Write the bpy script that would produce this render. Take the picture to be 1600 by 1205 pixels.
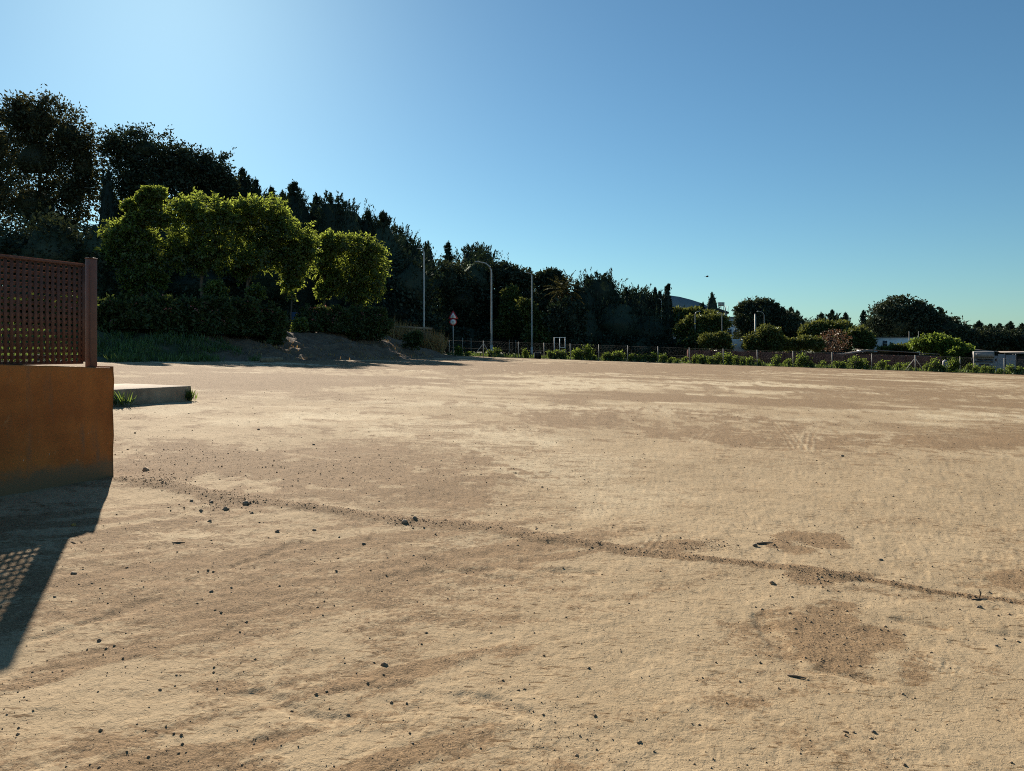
import bpy, math, random
import numpy as np
from mathutils import Vector

# ------------------------------------------------------------------ camera, sky, sun, exposure
for o in list(bpy.data.objects):
    bpy.data.objects.remove(o)
SC = bpy.context.scene
COL = SC.collection
F, CX, HY, EH = 1180.0, 800.0, 545.0, 1.6        # focal length in photo pixels, principal column, horizon row, eye height
cam_d = bpy.data.cameras.new('camera'); cam = bpy.data.objects.new('camera', cam_d); COL.objects.link(cam)
cam.location = (0, 0, EH); cam.rotation_euler = (math.radians(90), 0, 0)
cam_d.sensor_width = 36; cam_d.lens = 36 * F / 1600; cam_d.shift_y = -(602.5 - HY) / 1600
cam_d.clip_start = 0.05; cam_d.clip_end = 6000
SC.camera = cam
SUN_EL, SUN_AZ = math.radians(26.1), math.radians(-24.8)
world = bpy.data.worlds.new('World'); SC.world = world; world.use_nodes = True
wn = world.node_tree; wn.nodes.clear()
w_out = wn.nodes.new('ShaderNodeOutputWorld'); w_bg = wn.nodes.new('ShaderNodeBackground'); w_sky = wn.nodes.new('ShaderNodeTexSky')
w_sky.sky_type = 'NISHITA'; w_sky.sun_disc = False
w_sky.sun_elevation = SUN_EL; w_sky.sun_rotation = SUN_AZ
w_sky.altitude = 0; w_sky.air_density = 1.0; w_sky.dust_density = 0.27; w_sky.ozone_density = 3.0
w_bg.inputs['Strength'].default_value = 0.047
w_mul = wn.nodes.new('ShaderNodeMix'); w_mul.data_type = 'RGBA'; w_mul.blend_type = 'MULTIPLY'; w_mul.inputs[0].default_value = 1.0
w_mul.inputs[7].default_value = (0.675, 0.98, 1.03, 1)          # the phone's cyan-leaning white balance
wn.links.new(w_sky.outputs[0], w_mul.inputs[6]); wn.links.new(w_mul.outputs[2], w_bg.inputs[0]); wn.links.new(w_bg.outputs[0], w_out.inputs[0])
sun_d = bpy.data.lights.new('sun', 'SUN'); sun_d.energy = 5.0; sun_d.angle = math.radians(0.53); sun_d.color = (1.0, 0.90, 0.76)
sun = bpy.data.objects.new('sun', sun_d); COL.objects.link(sun)
S = Vector((math.sin(SUN_AZ) * math.cos(SUN_EL), math.cos(SUN_AZ) * math.cos(SUN_EL), math.sin(SUN_EL)))
sun.rotation_euler = S.to_track_quat('Z', 'Y').to_euler(); sun.location = S * 60
SC.view_settings.view_transform = 'Standard'; SC.view_settings.look = 'None'
SC.view_settings.exposure = 0.97; SC.view_settings.gamma = 1.0; SC.view_settings.use_curve_mapping = False
SC.render.engine = 'CYCLES'
SC.cycles.use_denoising = False; SC.cycles.filter_width = 1.0; SC.cycles.sample_clamp_indirect = 4
SC.cycles.max_bounces = 6; SC.cycles.transparent_max_bounces = 8

# ------------------------------------------------------------------ helpers
GX, GY = -0.0333, 0.0065
def gz(x, y):
    """height of the gently sloping field"""
    yc = np.clip(y, -20, 92); xc = np.clip(x, -45, 75)
    return GX * xc + GY * yc
def gp(px, py):
    """the point of the field seen at a photo pixel"""
    y = EH / ((py - HY) / F + GX * (px - CX) / F + GY)
    x = (px - CX) / F * y
    return Vector((x, y, GX * x + GY * y))
def at(px, py, d):
    return Vector(((px - CX) / F * d, d, EH - (py - HY) / F * d))
def smooth(a, b, x):
    t = np.clip((x - a) / (b - a), 0, 1)
    return t * t * (3 - 2 * t)
def _h(ix, iy, seed):
    h = (ix.astype(np.int64) * 374761393 + iy.astype(np.int64) * 668265263 + seed * 982451653) & 0xffffffff
    h = ((h ^ (h >> 13)) * 1274126177) & 0xffffffff
    h = ((h ^ (h >> 16)) * 2246822519) & 0xffffffff
    return ((h ^ (h >> 15)) & 0xffffff) / float(0xffffff)
def vn(x, y, seed=0):
    ix, iy = np.floor(x), np.floor(y); fx, fy = x - ix, y - iy
    ux, uy = fx * fx * fx * (fx * (fx * 6 - 15) + 10), fy * fy * fy * (fy * (fy * 6 - 15) + 10)
    a, b = _h(ix, iy, seed), _h(ix + 1, iy, seed); c, d = _h(ix, iy + 1, seed), _h(ix + 1, iy + 1, seed)
    return (a * (1 - ux) + b * ux) * (1 - uy) + (c * (1 - ux) + d * ux) * uy
def fbm(x, y, seed=0, octv=4, gain=0.5):
    s, a, t = 0, 1, 0
    for k in range(octv):
        c, q = math.cos(0.6 * k + 0.3), math.sin(0.6 * k + 0.3)
        s = s + a * vn((x * c - y * q) * 2 ** k + 17.3 * k, (x * q + y * c) * 2 ** k - 9.1 * k, seed + k); t += a; a *= gain
    return s / t
def worley(x, y, seed=0):
    ix, iy = np.floor(x), np.floor(y); best = np.full(x.shape, 9.0)
    for dx in (-1, 0, 1):
        for dy in (-1, 0, 1):
            cx, cy = ix + dx, iy + dy
            d = (cx + _h(cx, cy, seed) - x) ** 2 + (cy + _h(cx, cy, seed + 7) - y) ** 2
            best = np.minimum(best, d)
    return np.sqrt(best)

def mesh_np(name, V, Q=None, T=None, mat=None, parent=None, smooth_=False):
    V = np.asarray(V, dtype=np.float32).reshape(-1, 3)
    Q = np.zeros((0, 4), np.int32) if Q is None else np.asarray(Q, np.int32).reshape(-1, 4)
    T = np.zeros((0, 3), np.int32) if T is None else np.asarray(T, np.int32).reshape(-1, 3)
    me = bpy.data.meshes.new(name)
    me.vertices.add(len(V)); me.vertices.foreach_set('co', V.ravel())
    nl = Q.size + T.size; me.loops.add(nl); me.polygons.add(len(Q) + len(T))
    me.loops.foreach_set('vertex_index', np.concatenate([Q.ravel(), T.ravel()]).astype(np.int32))
    st = np.concatenate([np.arange(len(Q)) * 4, Q.size + np.arange(len(T)) * 3]).astype(np.int32)
    me.polygons.foreach_set('loop_start', st)
    if smooth_:
        me.polygons.foreach_set('use_smooth', np.ones(len(Q) + len(T), bool))
    me.update(calc_edges=True); me.validate()
    o = bpy.data.objects.new(name, me); COL.objects.link(o)
    if mat: me.materials.append(mat)
    if parent: o.parent = parent
    return o

class MB:
    """collects boxes, tubes and prisms; build() links them as ONE mesh object"""
    def __init__(s): s.v, s.q, s.t, s.n = [], [], [], 0
    def add(s, V, Q=(), T=()):
        V = np.asarray(V, float).reshape(-1, 3); s.v.append(V)
        if len(Q): s.q.append(np.asarray(Q, int).reshape(-1, 4) + s.n)
        if len(T): s.t.append(np.asarray(T, int).reshape(-1, 3) + s.n)
        s.n += len(V)
    def box(s, c, size, rz=0.0, jit=0):
        x, y, z = np.array(size) / 2.0
        P = np.array([[-x,-y,-z],[x,-y,-z],[x,y,-z],[-x,y,-z],[-x,-y,z],[x,-y,z],[x,y,z],[-x,y,z]])
        if jit: P = P + np.random.default_rng(int(abs(c[0]) * 1000)).normal(0, jit, P.shape)
        ca, sa = math.cos(rz), math.sin(rz)
        R = np.array([[ca,-sa,0],[sa,ca,0],[0,0,1]])
        s.add(P @ R.T + np.array(c), [[0,3,2,1],[4,5,6,7],[0,1,5,4],[1,2,6,5],[2,3,7,6],[3,0,4,7]])
    def tube(s, pts, rad, n=8, caps=True):
        pts = [Vector(p) for p in pts]; rad = rad if hasattr(rad, '__len__') else [rad] * len(pts)
        V, Q = [], []
        for i, p in enumerate(pts):
            d = (pts[min(i + 1, len(pts) - 1)] - pts[max(i - 1, 0)]).normalized()
            u = d.cross(Vector((0, 0, 1)) if abs(d.z) < 0.9 else Vector((0, 1, 0))).normalized(); w = d.cross(u)
            for k in range(n):
                a = 2 * math.pi * k / n
                V.append(p + (u * math.cos(a) + w * math.sin(a)) * rad[i])
        for i in range(len(pts) - 1):
            for k in range(n):
                Q.append([i*n+k, i*n+(k+1) % n, (i+1)*n+(k+1) % n, (i+1)*n+k])
        T = []
        if caps:
            V.append(pts[0]); V.append(pts[-1]); a, b = len(V) - 2, len(V) - 1; m = (len(pts) - 1) * n
            for k in range(n):
                T.append([a, (k+1) % n, k]); T.append([b, m + k, m + (k+1) % n])
        s.add([tuple(v) for v in V], Q, T)
    def prism(s, poly, y0, y1, axis='y'):
        """polygon (a,b) extruded from y0 to y1; axis y: (x,z) polygon, axis x: (y,z) polygon, axis z: (x,y)"""
        n = len(poly)
        def P(a, b, t): return (a, t, b) if axis == 'y' else ((t, a, b) if axis == 'x' else (a, b, t))
        V = [P(a, b, y0) for a, b in poly] + [P(a, b, y1) for a, b in poly]
        ca = np.mean([p[0] for p in poly]); cb = np.mean([p[1] for p in poly])
        V += [P(ca, cb, y0), P(ca, cb, y1)]
        Q = [[i, (i+1) % n, n + (i+1) % n, n + i] for i in range(n)]
        T = [[2*n, (i+1) % n, i] for i in range(n)] + [[2*n+1, n+i, n+(i+1) % n] for i in range(n)]
        s.add(V, Q, T)
    def build(s, name, mat=None, parent=None, smooth_=False, origin=None):
        V = np.concatenate(s.v); Q = np.concatenate(s.q) if s.q else None; T = np.concatenate(s.t) if s.t else None
        if origin is not None: V = V - np.array(origin)
        o = mesh_np(name, V, Q, T, mat, parent, smooth_)
        if origin is not None: o.location = origin
        return o
def bevel(o, w, seg=2):
    m = o.modifiers.new('bevel', 'BEVEL'); m.width = w; m.segments = seg; m.limit_method = 'ANGLE'
    return o
def tag(o, label=None, cat=None, group=None, kind=None):
    if label: o['label'] = label
    if cat: o['category'] = cat
    if group: o['group'] = group
    if kind: o['kind'] = kind
    return o
def thing(name, label, cat, loc=(0, 0, 0), rz=0.0, group=None):
    o = bpy.data.objects.new(name, None); COL.objects.link(o); o.location = loc; o.rotation_euler = (0, 0, rz)
    o.empty_display_size = 0.3
    return tag(o, label, cat, group)
def copy_thing(o, loc, rz=0.0, sc=(1, 1, 1)):
    c = o.copy(); COL.objects.link(c); c.location = loc; c.rotation_euler = (0, 0, rz); c.scale = sc
    for ch in list(o.children):
        d = ch.copy(); COL.objects.link(d); d.parent = c
    return c
ORD = ['first','second','third','fourth','fifth','sixth','seventh','eighth','ninth','tenth','eleventh','twelfth','thirteenth','fourteenth','fifteenth','sixteenth','seventeenth','eighteenth','nineteenth','twentieth']

# ------------------------------------------------------------------ materials
def new_mat(name):
    m = bpy.data.materials.new(name); m.use_nodes = True; nt = m.node_tree; nt.nodes.clear()
    out = nt.nodes.new('ShaderNodeOutputMaterial')
    return m, nt, out
def N(nt, t, **kw):
    n = nt.nodes.new(t)
    for k, v in kw.items():
        if k in n.inputs: n.inputs[k].default_value = v
        else: setattr(n, k, v)
    return n
def L(nt, a, b): nt.links.new(a, b)
def mixc(nt, fac, a, b):
    m = nt.nodes.new('ShaderNodeMix'); m.data_type = 'RGBA'
    for i, v in ((0, fac), (6, a), (7, b)):
        if hasattr(v, 'links'): L(nt, v, m.inputs[i])
        else: m.inputs[i].default_value = v if i == 0 else (*v, 1)
    return m.outputs[2]
def ramp(nt, src, lo, hi):
    r = nt.nodes.new('ShaderNodeMapRange'); r.interpolation_type = 'SMOOTHSTEP'
    L(nt, src, r.inputs[0]); r.inputs[1].default_value = lo; r.inputs[2].default_value = hi
    return r.outputs[0]
def noise(nt, scale, detail=4, rough=0.55, vec=None):
    n = nt.nodes.new('ShaderNodeTexNoise'); n.inputs['Scale'].default_value = scale; n.inputs['Detail'].default_value = detail; n.inputs['Roughness'].default_value = rough
    if vec is None:
        tc = nt.nodes.new('ShaderNodeTexCoord'); vec = tc.outputs['Object']
    L(nt, vec, n.inputs['Vector'])
    return n.outputs['Fac']
def surf(name, col, rough=0.8, metal=0.0, var=0.25, scale=6.0, bump=0.0, bscale=30, dirt=None, dscale=2.0):
    """a worn procedural surface: large mottling, fine grain, optional dirt colour and bump"""
    m, nt, out = new_mat(name)
    b = N(nt, 'ShaderNodeBsdfPrincipled', Roughness=rough, Metallic=metal)
    n1 = noise(nt, scale, 5); n2 = noise(nt, scale * 9, 3)
    dark = tuple(c * (1 - var) for c in col); lite = tuple(min(1, c * (1 + var)) for c in col)
    c = mixc(nt, ramp(nt, n1, 0.3, 0.7), dark, lite)
    c = mixc(nt, ramp(nt, n2, 0.55, 0.8), c, tuple(x * (1 - var * 1.3) for x in col))
    if dirt: c = mixc(nt, ramp(nt, noise(nt, dscale, 6, 0.65), 0.48, 0.72), c, dirt)
    L(nt, c, b.inputs['Base Color'])
    if bump:
        bp = N(nt, 'ShaderNodeBump', Strength=bump, Distance=0.02); L(nt, noise(nt, bscale, 5), bp.inputs['Height']); L(nt, bp.outputs[0], b.inputs['Normal'])
    L(nt, b.outputs[0], out.inputs[0])
    return m
def leafmat(name, col, transl=0.35, tcol=None, var=0.45, gloss=0.06):
    """foliage: each leaf its own tone, light passing through thin leaves"""
    m, nt, out = new_mat(name)
    g = nt.nodes.new('ShaderNodeNewGeometry')
    n1 = noise(nt, 0.5, 2)
    v = N(nt, 'ShaderNodeMath', operation='ADD'); L(nt, g.outputs['Random Per Island'], v.inputs[0]); L(nt, n1, v.inputs[1])
    fac = ramp(nt, v.outputs[0], 0.45, 1.55)
    c = mixc(nt, fac, tuple(x * (1 - var) for x in col), tuple(x * (1 + var) for x in col))
    tcol = tcol or (col[0] * 1.5, col[1] * 1.5, col[2] * 0.6)
    ct = mixc(nt, fac, tuple(x * (1 - var) for x in tcol), tuple(x * (1 + var) for x in tcol))
    d = N(nt, 'ShaderNodeBsdfDiffuse'); t = N(nt, 'ShaderNodeBsdfTranslucent'); L(nt, c, d.inputs[0]); L(nt, ct, t.inputs[0])
    mx = N(nt, 'ShaderNodeMixShader'); mx.inputs[0].default_value = transl; L(nt, d.outputs[0], mx.inputs[1]); L(nt, t.outputs[0], mx.inputs[2])
    gl = N(nt, 'ShaderNodeBsdfGlossy', Roughness=0.5); gl.inputs[0].default_value = (0.6, 0.65, 0.6, 1)
    m2 = N(nt, 'ShaderNodeMixShader'); m2.inputs[0].default_value = gloss; L(nt, mx.outputs[0], m2.inputs[1]); L(nt, gl.outputs[0], m2.inputs[2])
    L(nt, m2.outputs[0], out.inputs[0])
    return m

M = {}
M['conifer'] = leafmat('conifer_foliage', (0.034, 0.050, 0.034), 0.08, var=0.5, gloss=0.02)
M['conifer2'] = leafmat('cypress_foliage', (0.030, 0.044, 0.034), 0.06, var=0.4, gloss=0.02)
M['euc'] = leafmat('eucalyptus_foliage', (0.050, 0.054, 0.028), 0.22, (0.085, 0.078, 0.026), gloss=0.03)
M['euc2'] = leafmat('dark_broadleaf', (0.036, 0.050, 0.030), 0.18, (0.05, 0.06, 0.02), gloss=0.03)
M['young'] = leafmat('young_tree_leaves', (0.085, 0.118, 0.030), 0.55, (0.25, 0.30, 0.042), gloss=0.05, var=.6)
M['hedge'] = leafmat('oleander_leaves', (0.045, 0.066, 0.024), 0.25, (0.12, 0.15, 0.025), gloss=0.03)
M['vine'] = leafmat('vine_leaves', (0.062, 0.105, 0.022), 0.45, (0.19, 0.25, 0.035), gloss=0.02, var=.6)
M['wire'] = surf('weathered_wire', (0.085, 0.085, 0.08), 0.95, var=0.15)
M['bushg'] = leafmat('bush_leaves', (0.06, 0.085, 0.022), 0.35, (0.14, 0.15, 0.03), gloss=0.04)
M['redbush'] = leafmat('reddish_twigs', (0.10, 0.055, 0.035), 0.3, (0.16, 0.08, 0.04))
M['grass'] = leafmat('grass_blades', (0.055, 0.10, 0.025), 0.4, (0.16, 0.22, 0.04))
M['dry'] = leafmat('dry_grass_blades', (0.30, 0.19, 0.07), 0.35, (0.42, 0.25, 0.08))
M['flower'] = leafmat('oleander_flowers', (0.35, 0.12, 0.10), 0.3, (0.5, 0.2, 0.15))
M['palm'] = leafmat('palm_fronds', (0.045, 0.048, 0.020), 0.2, (0.09, 0.08, 0.025), gloss=.02)
M['dates'] = leafmat('date_stalks', (0.35, 0.15, 0.03), 0.2, (0.4, 0.18, 0.04))
M['bark'] = surf('bark', (0.13, 0.09, 0.06), 0.95, var=0.35, scale=4, bump=0.6)
M['galv'] = surf('galvanised_steel', (0.42, 0.43, 0.42), 0.55, 0.3, var=0.15, scale=3)
M['postc'] = surf('fence_post_steel', (0.42, 0.39, 0.33), 0.65, 0.1, var=0.2, scale=3)
M['lattice'] = surf('brown_stained_lattice', (0.105, 0.044, 0.027), 0.7, var=0.25, scale=9, bump=0.15, bscale=60)
M['brownsteel'] = surf('brown_painted_post', (0.115, 0.048, 0.030), 0.5, 0.0, var=0.15, scale=7, bump=0.1, bscale=80)
M['concrete'] = surf('grey_concrete', (0.30, 0.225, 0.15), 0.92, var=0.25, scale=3, bump=0.4, bscale=40, dirt=(0.20, 0.15, 0.10))
M['brick'] = surf('brick_red_wall', (0.17, 0.052, 0.032), 0.95, var=0.3, scale=3, dirt=(0.10, 0.045, 0.034))
M['whitewash'] = surf('white_wall', (0.72, 0.72, 0.70), 0.85, var=0.1, scale=1, dirt=(0.5, 0.48, 0.44))
M['palewall'] = surf('pale_wall', (0.50, 0.42, 0.38), 0.85, var=0.12, scale=0.5)
M['blueroof'] = surf('blue_grey_roof_sheet', (0.16, 0.20, 0.24), 0.5, 0.0, var=0.12, scale=0.3)
M['roofsheet'] = surf('fibre_cement_roof', (0.21, 0.18, 0.15), 0.9, var=0.2, scale=1, dirt=(0.22, 0.18, 0.15))
M['dark'] = surf('dark_timber', (0.03, 0.028, 0.026), 0.8, var=0.3)
M['glass'] = surf('dark_glass', (0.02, 0.03, 0.035), 0.12, var=0.2)
M['whitepaint'] = surf('white_vehicle_paint', (0.70, 0.70, 0.68), 0.35, var=0.08, scale=1.5, dirt=(0.5, 0.45, 0.38))
M['dusty_shaded'] = surf('dusty_shaded_vehicle_paint', (0.21, 0.195, 0.175), 0.5, var=0.15, scale=1.5, dirt=(0.26, 0.22, 0.17))  # white camper paint, darkened to carry the shade it stands in
M['rubber'] = surf('tyre_rubber', (0.03, 0.03, 0.03), 0.9)
M['corr'] = surf('painted_metal_sheet', (0.27, 0.26, 0.26), 0.6, var=0.2, scale=2, dirt=(0.26, 0.2, 0.16))
M['signred'] = surf('sign_red', (0.45, 0.02, 0.03), 0.5, var=0.08)
M['signwhite'] = surf('sign_white', (0.75, 0.73, 0.70), 0.5, var=0.06)
M['signblack'] = surf('sign_black', (0.015, 0.015, 0.015), 0.6)
M['bluebox'] = surf('dark_blue_panel', (0.03, 0.07, 0.14), 0.6, var=0.2)
M['stonedark'] = surf('grey_stone', (0.24, 0.18, 0.12), 0.95, var=0.4, scale=25, bump=0.5, bscale=60)
M['clod'] = surf('earth_clod', (0.27, 0.19, 0.115), 0.98, var=0.35, scale=12, bump=0.4, bscale=60)
M['twig'] = surf('dry_wood', (0.15, 0.105, 0.065), 0.95, var=0.3, scale=20)
M['leafdry'] = surf('yellow_dry_leaf', (0.32, 0.20, 0.05), 0.8, var=0.3, scale=20)
M['joint'] = surf('rough_wall_panel', (0.27, 0.17, 0.085), 0.95, var=0.35, scale=2.5, bump=0.5, bscale=12, dirt=(0.12, 0.08, 0.05))

# ochre painted wall: stains, scuffs and splash-back of soil along its foot
def ochre():
    m, nt, out = new_mat('ochre_painted_render')
    b = N(nt, 'ShaderNodeBsdfPrincipled', Roughness=0.85)
    tc = nt.nodes.new('ShaderNodeTexCoord'); sep = nt.nodes.new('ShaderNodeSeparateXYZ'); L(nt, tc.outputs['Object'], sep.inputs[0])
    c = mixc(nt, ramp(nt, noise(nt, 2.2, 6, 0.6), 0.3, 0.72), (0.29, 0.088, 0.014), (0.44, 0.148, 0.027))
    mp = N(nt, 'ShaderNodeMapping'); mp.inputs['Scale'].default_value = (9, 9, 1.2); L(nt, tc.outputs['Object'], mp.inputs[0])
    c = mixc(nt, ramp(nt, noise(nt, 1.0, 4, 0.6, mp.outputs[0]), 0.52, 0.78), c, (0.24, 0.11, 0.045))
    c = mixc(nt, ramp(nt, noise(nt, 5.0, 5, 0.7), 0.60, 0.74), c, (0.40, 0.20, 0.075))
    vo = N(nt, 'ShaderNodeTexVoronoi', Scale=11.0); L(nt, tc.outputs['Object'], vo.inputs['Vector'])
    pit = N(nt, 'ShaderNodeMath', operation='MULTIPLY'); L(nt, ramp(nt, vo.outputs['Distance'], 0.12, 0.05), pit.inputs[0]); L(nt, ramp(nt, noise(nt, 2.6, 2), 0.52, 0.58), pit.inputs[1])
    c = mixc(nt, pit.outputs[0], c, (0.06, 0.04, 0.025))
    mp2 = N(nt, 'ShaderNodeMapping'); mp2.inputs['Scale'].default_value = (14, 14, 5); L(nt, tc.outputs['Object'], mp2.inputs[0])
    sc = N(nt, 'ShaderNodeMath', operation='MULTIPLY'); L(nt, ramp(nt, noise(nt, 1.4, 3, 0.6, mp2.outputs[0]), 0.66, 0.72), sc.inputs[0]); L(nt, ramp(nt, sep.outputs['Z'], 0.75, 0.25), sc.inputs[1])
    c = mixc(nt, sc.outputs[0], c, (0.55, 0.42, 0.30))
    # earth splashed up the foot, with an uneven upper edge
    ad = N(nt, 'ShaderNodeMath', operation='MULTIPLY_ADD'); L(nt, noise(nt, 4.0, 6, 0.65), ad.inputs[0]); ad.inputs[1].default_value = -0.42; L(nt, sep.outputs['Z'], ad.inputs[2])
    c = mixc(nt, ramp(nt, ad.outputs[0], 0.06, -0.10), c, (0.19, 0.115, 0.055))
    L(nt, c, b.inputs['Base Color'])
    bp = N(nt, 'ShaderNodeBump', Strength=0.6, Distance=0.012); L(nt, noise(nt, 38, 7, .7), bp.inputs['Height']); L(nt, bp.outputs[0], b.inputs['Normal'])
    L(nt, b.outputs[0], out.inputs[0]); return m
M['ochre'] = ochre()

def ground_mat():
    m, nt, out = new_mat('dry_clay_and_gravel')
    b = N(nt, 'ShaderNodeBsdfPrincipled', Roughness=0.95); b.inputs['Specular IOR Level'].default_value = 0.15
    def attr(n):
        a = nt.nodes.new('ShaderNodeAttribute'); a.attribute_name = n; return a.outputs['Fac']
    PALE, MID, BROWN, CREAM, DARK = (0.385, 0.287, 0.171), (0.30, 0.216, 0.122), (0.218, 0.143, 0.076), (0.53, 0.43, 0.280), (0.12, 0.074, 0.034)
    c = mixc(nt, ramp(nt, noise(nt, 1.7, 6, 0.65), 0.35, 0.68), PALE, tuple(0.5 * (a + d) for a, d in zip(PALE, MID)))
    c = mixc(nt, ramp(nt, noise(nt, 14, 7, 0.72), 0.52, 0.72), c, MID)
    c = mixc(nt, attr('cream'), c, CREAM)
    # loose brown earth: the attribute sets how much of the crust it covers, noise at two scales decides where
    tc = nt.nodes.new('ShaderNodeTexCoord'); mpb = N(nt, 'ShaderNodeMapping'); mpb.inputs['Rotation'].default_value = (0, 0, math.radians(-37)); mpb.inputs['Scale'].default_value = (.6, 1.25, 1); L(nt, tc.outputs['Object'], mpb.inputs[0])
    nb = N(nt, 'ShaderNodeMath', operation='ADD'); L(nt, noise(nt, 5, 9, 0.68, mpb.outputs[0]), nb.inputs[0]); L(nt, noise(nt, 30, 6, 0.7), nb.inputs[1])
    s = N(nt, 'ShaderNodeMath', operation='MULTIPLY_ADD'); L(nt, attr('brown'), s.inputs[0]); s.inputs[1].default_value = 0.68; L(nt, nb.outputs[0], s.inputs[2])
    bmask = ramp(nt, s.outputs[0], 1.15, 1.42)
    br = mixc(nt, ramp(nt, noise(nt, 85, 5, 0.75), 0.40, 0.60), tuple(x * .58 for x in BROWN), tuple(x * 1.45 for x in BROWN))
    br = mixc(nt, ramp(nt, noise(nt, 11, 5, 0.7), 0.42, 0.66), br, tuple(x * 1.25 for x in BROWN))
    c = mixc(nt, bmask, c, br)
    # dark crumbs and cracks, with flake-edge shadow painted in
    s2 = N(nt, 'ShaderNodeMath', operation='MULTIPLY_ADD'); L(nt, noise(nt, 48, 4, 0.65), s2.inputs[0]); s2.inputs[1].default_value = 1.0; L(nt, attr('crumb'), s2.inputs[2])
    c = mixc(nt, ramp(nt, s2.outputs[0], 0.86, 1.08), c, DARK)
    # short dark strokes: painted shadows of broken crust lips, and bits of dry stalk
    mpd = N(nt, 'ShaderNodeMapping'); mpd.inputs['Rotation'].default_value = (0, 0, math.radians(-24)); mpd.inputs['Scale'].default_value = (9, 34, 1); L(nt, tc.outputs['Object'], mpd.inputs[0])
    da = N(nt, 'ShaderNodeMath', operation='MULTIPLY_ADD'); L(nt, noise(nt, 2.1, 3, 0.5), da.inputs[0]); da.inputs[1].default_value = 0.28; L(nt, noise(nt, 1.0, 4, 0.6, mpd.outputs[0]), da.inputs[2])
    c = mixc(nt, ramp(nt, da.outputs[0], 0.735, 0.81), c, tuple(x * 1.3 for x in DARK))
    # land outside the field: weeds and leaf litter
    c = mixc(nt, attr('outside'), c, (0.085, 0.085, 0.04))
    L(nt, c, b.inputs['Base Color'])
    # crust: thin flakes with sharp broken edges, then fine grit
    def terrace(sc, lo, hi, off):
        tc = nt.nodes.new('ShaderNodeTexCoord'); mp = N(nt, 'ShaderNodeMapping'); mp.inputs['Location'].default_value = (off, off * .7, 0); L(nt, tc.outputs['Object'], mp.inputs[0])
        return ramp(nt, noise(nt, sc, 7, 0.62, mp.outputs[0]), lo, hi)
    hs = None
    for sc, lo, hi, off, w in ((7, .50, .525, 0, .9), (13, .55, .58, 3.1, .7), (13, .44, .465, 7.7, .7), (26, .52, .56, 1.3, .5), (26, .60, .63, 9.3, .4), (60, .5, .62, 4.4, .28)):
        m_ = N(nt, 'ShaderNodeMath', operation='MULTIPLY_ADD'); L(nt, terrace(sc, lo, hi, off), m_.inputs[0]); m_.inputs[1].default_value = w
        if hs is None: m_.inputs[2].default_value = 0
        else: L(nt, hs, m_.inputs[2])
        hs = m_.outputs[0]
    st = N(nt, 'ShaderNodeMath', operation='MULTIPLY_ADD'); L(nt, bmask, st.inputs[0]); st.inputs[1].default_value = 0.42; st.inputs[2].default_value = 0.13
    bp = N(nt, 'ShaderNodeBump', Strength=0.42, Distance=0.008); L(nt, hs, bp.inputs['Height'])
    bp2 = N(nt, 'ShaderNodeBump', Distance=0.012); L(nt, st.outputs[0], bp2.inputs['Strength']); L(nt, noise(nt, 90, 5, 0.7), bp2.inputs['Height']); L(nt, bp.outputs[0], bp2.inputs['Normal'])
    L(nt, bp2.outputs[0], b.inputs['Normal']); L(nt, b.outputs[0], out.inputs[0]); return m
M['ground'] = ground_mat()

def bank_mat():
    m, nt, out = new_mat('bank_earth')
    b = N(nt, 'ShaderNodeBsdfPrincipled', Roughness=0.97)
    a = nt.nodes.new('ShaderNodeAttribute'); a.attribute_name = 'green'
    c = mixc(nt, ramp(nt, noise(nt, 1.3, 6, 0.7), 0.35, 0.7), (0.11, 0.070, 0.042), (0.20, 0.135, 0.082))
    c = mixc(nt, ramp(nt, noise(nt, 5, 5, 0.7), 0.55, 0.7), c, (0.25, 0.18, 0.12))
    c = mixc(nt, a.outputs['Fac'], c, (0.05, 0.065, 0.025))
    L(nt, c, b.inputs['Base Color'])
    bp = N(nt, 'ShaderNodeBump', Strength=0.8, Distance=0.1); L(nt, noise(nt, 4, 6, 0.7), bp.inputs['Height']); L(nt, bp.outputs[0], b.inputs['Normal'])
    L(nt, b.outputs[0], out.inputs[0]); return m
M['bank'] = bank_mat()

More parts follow.
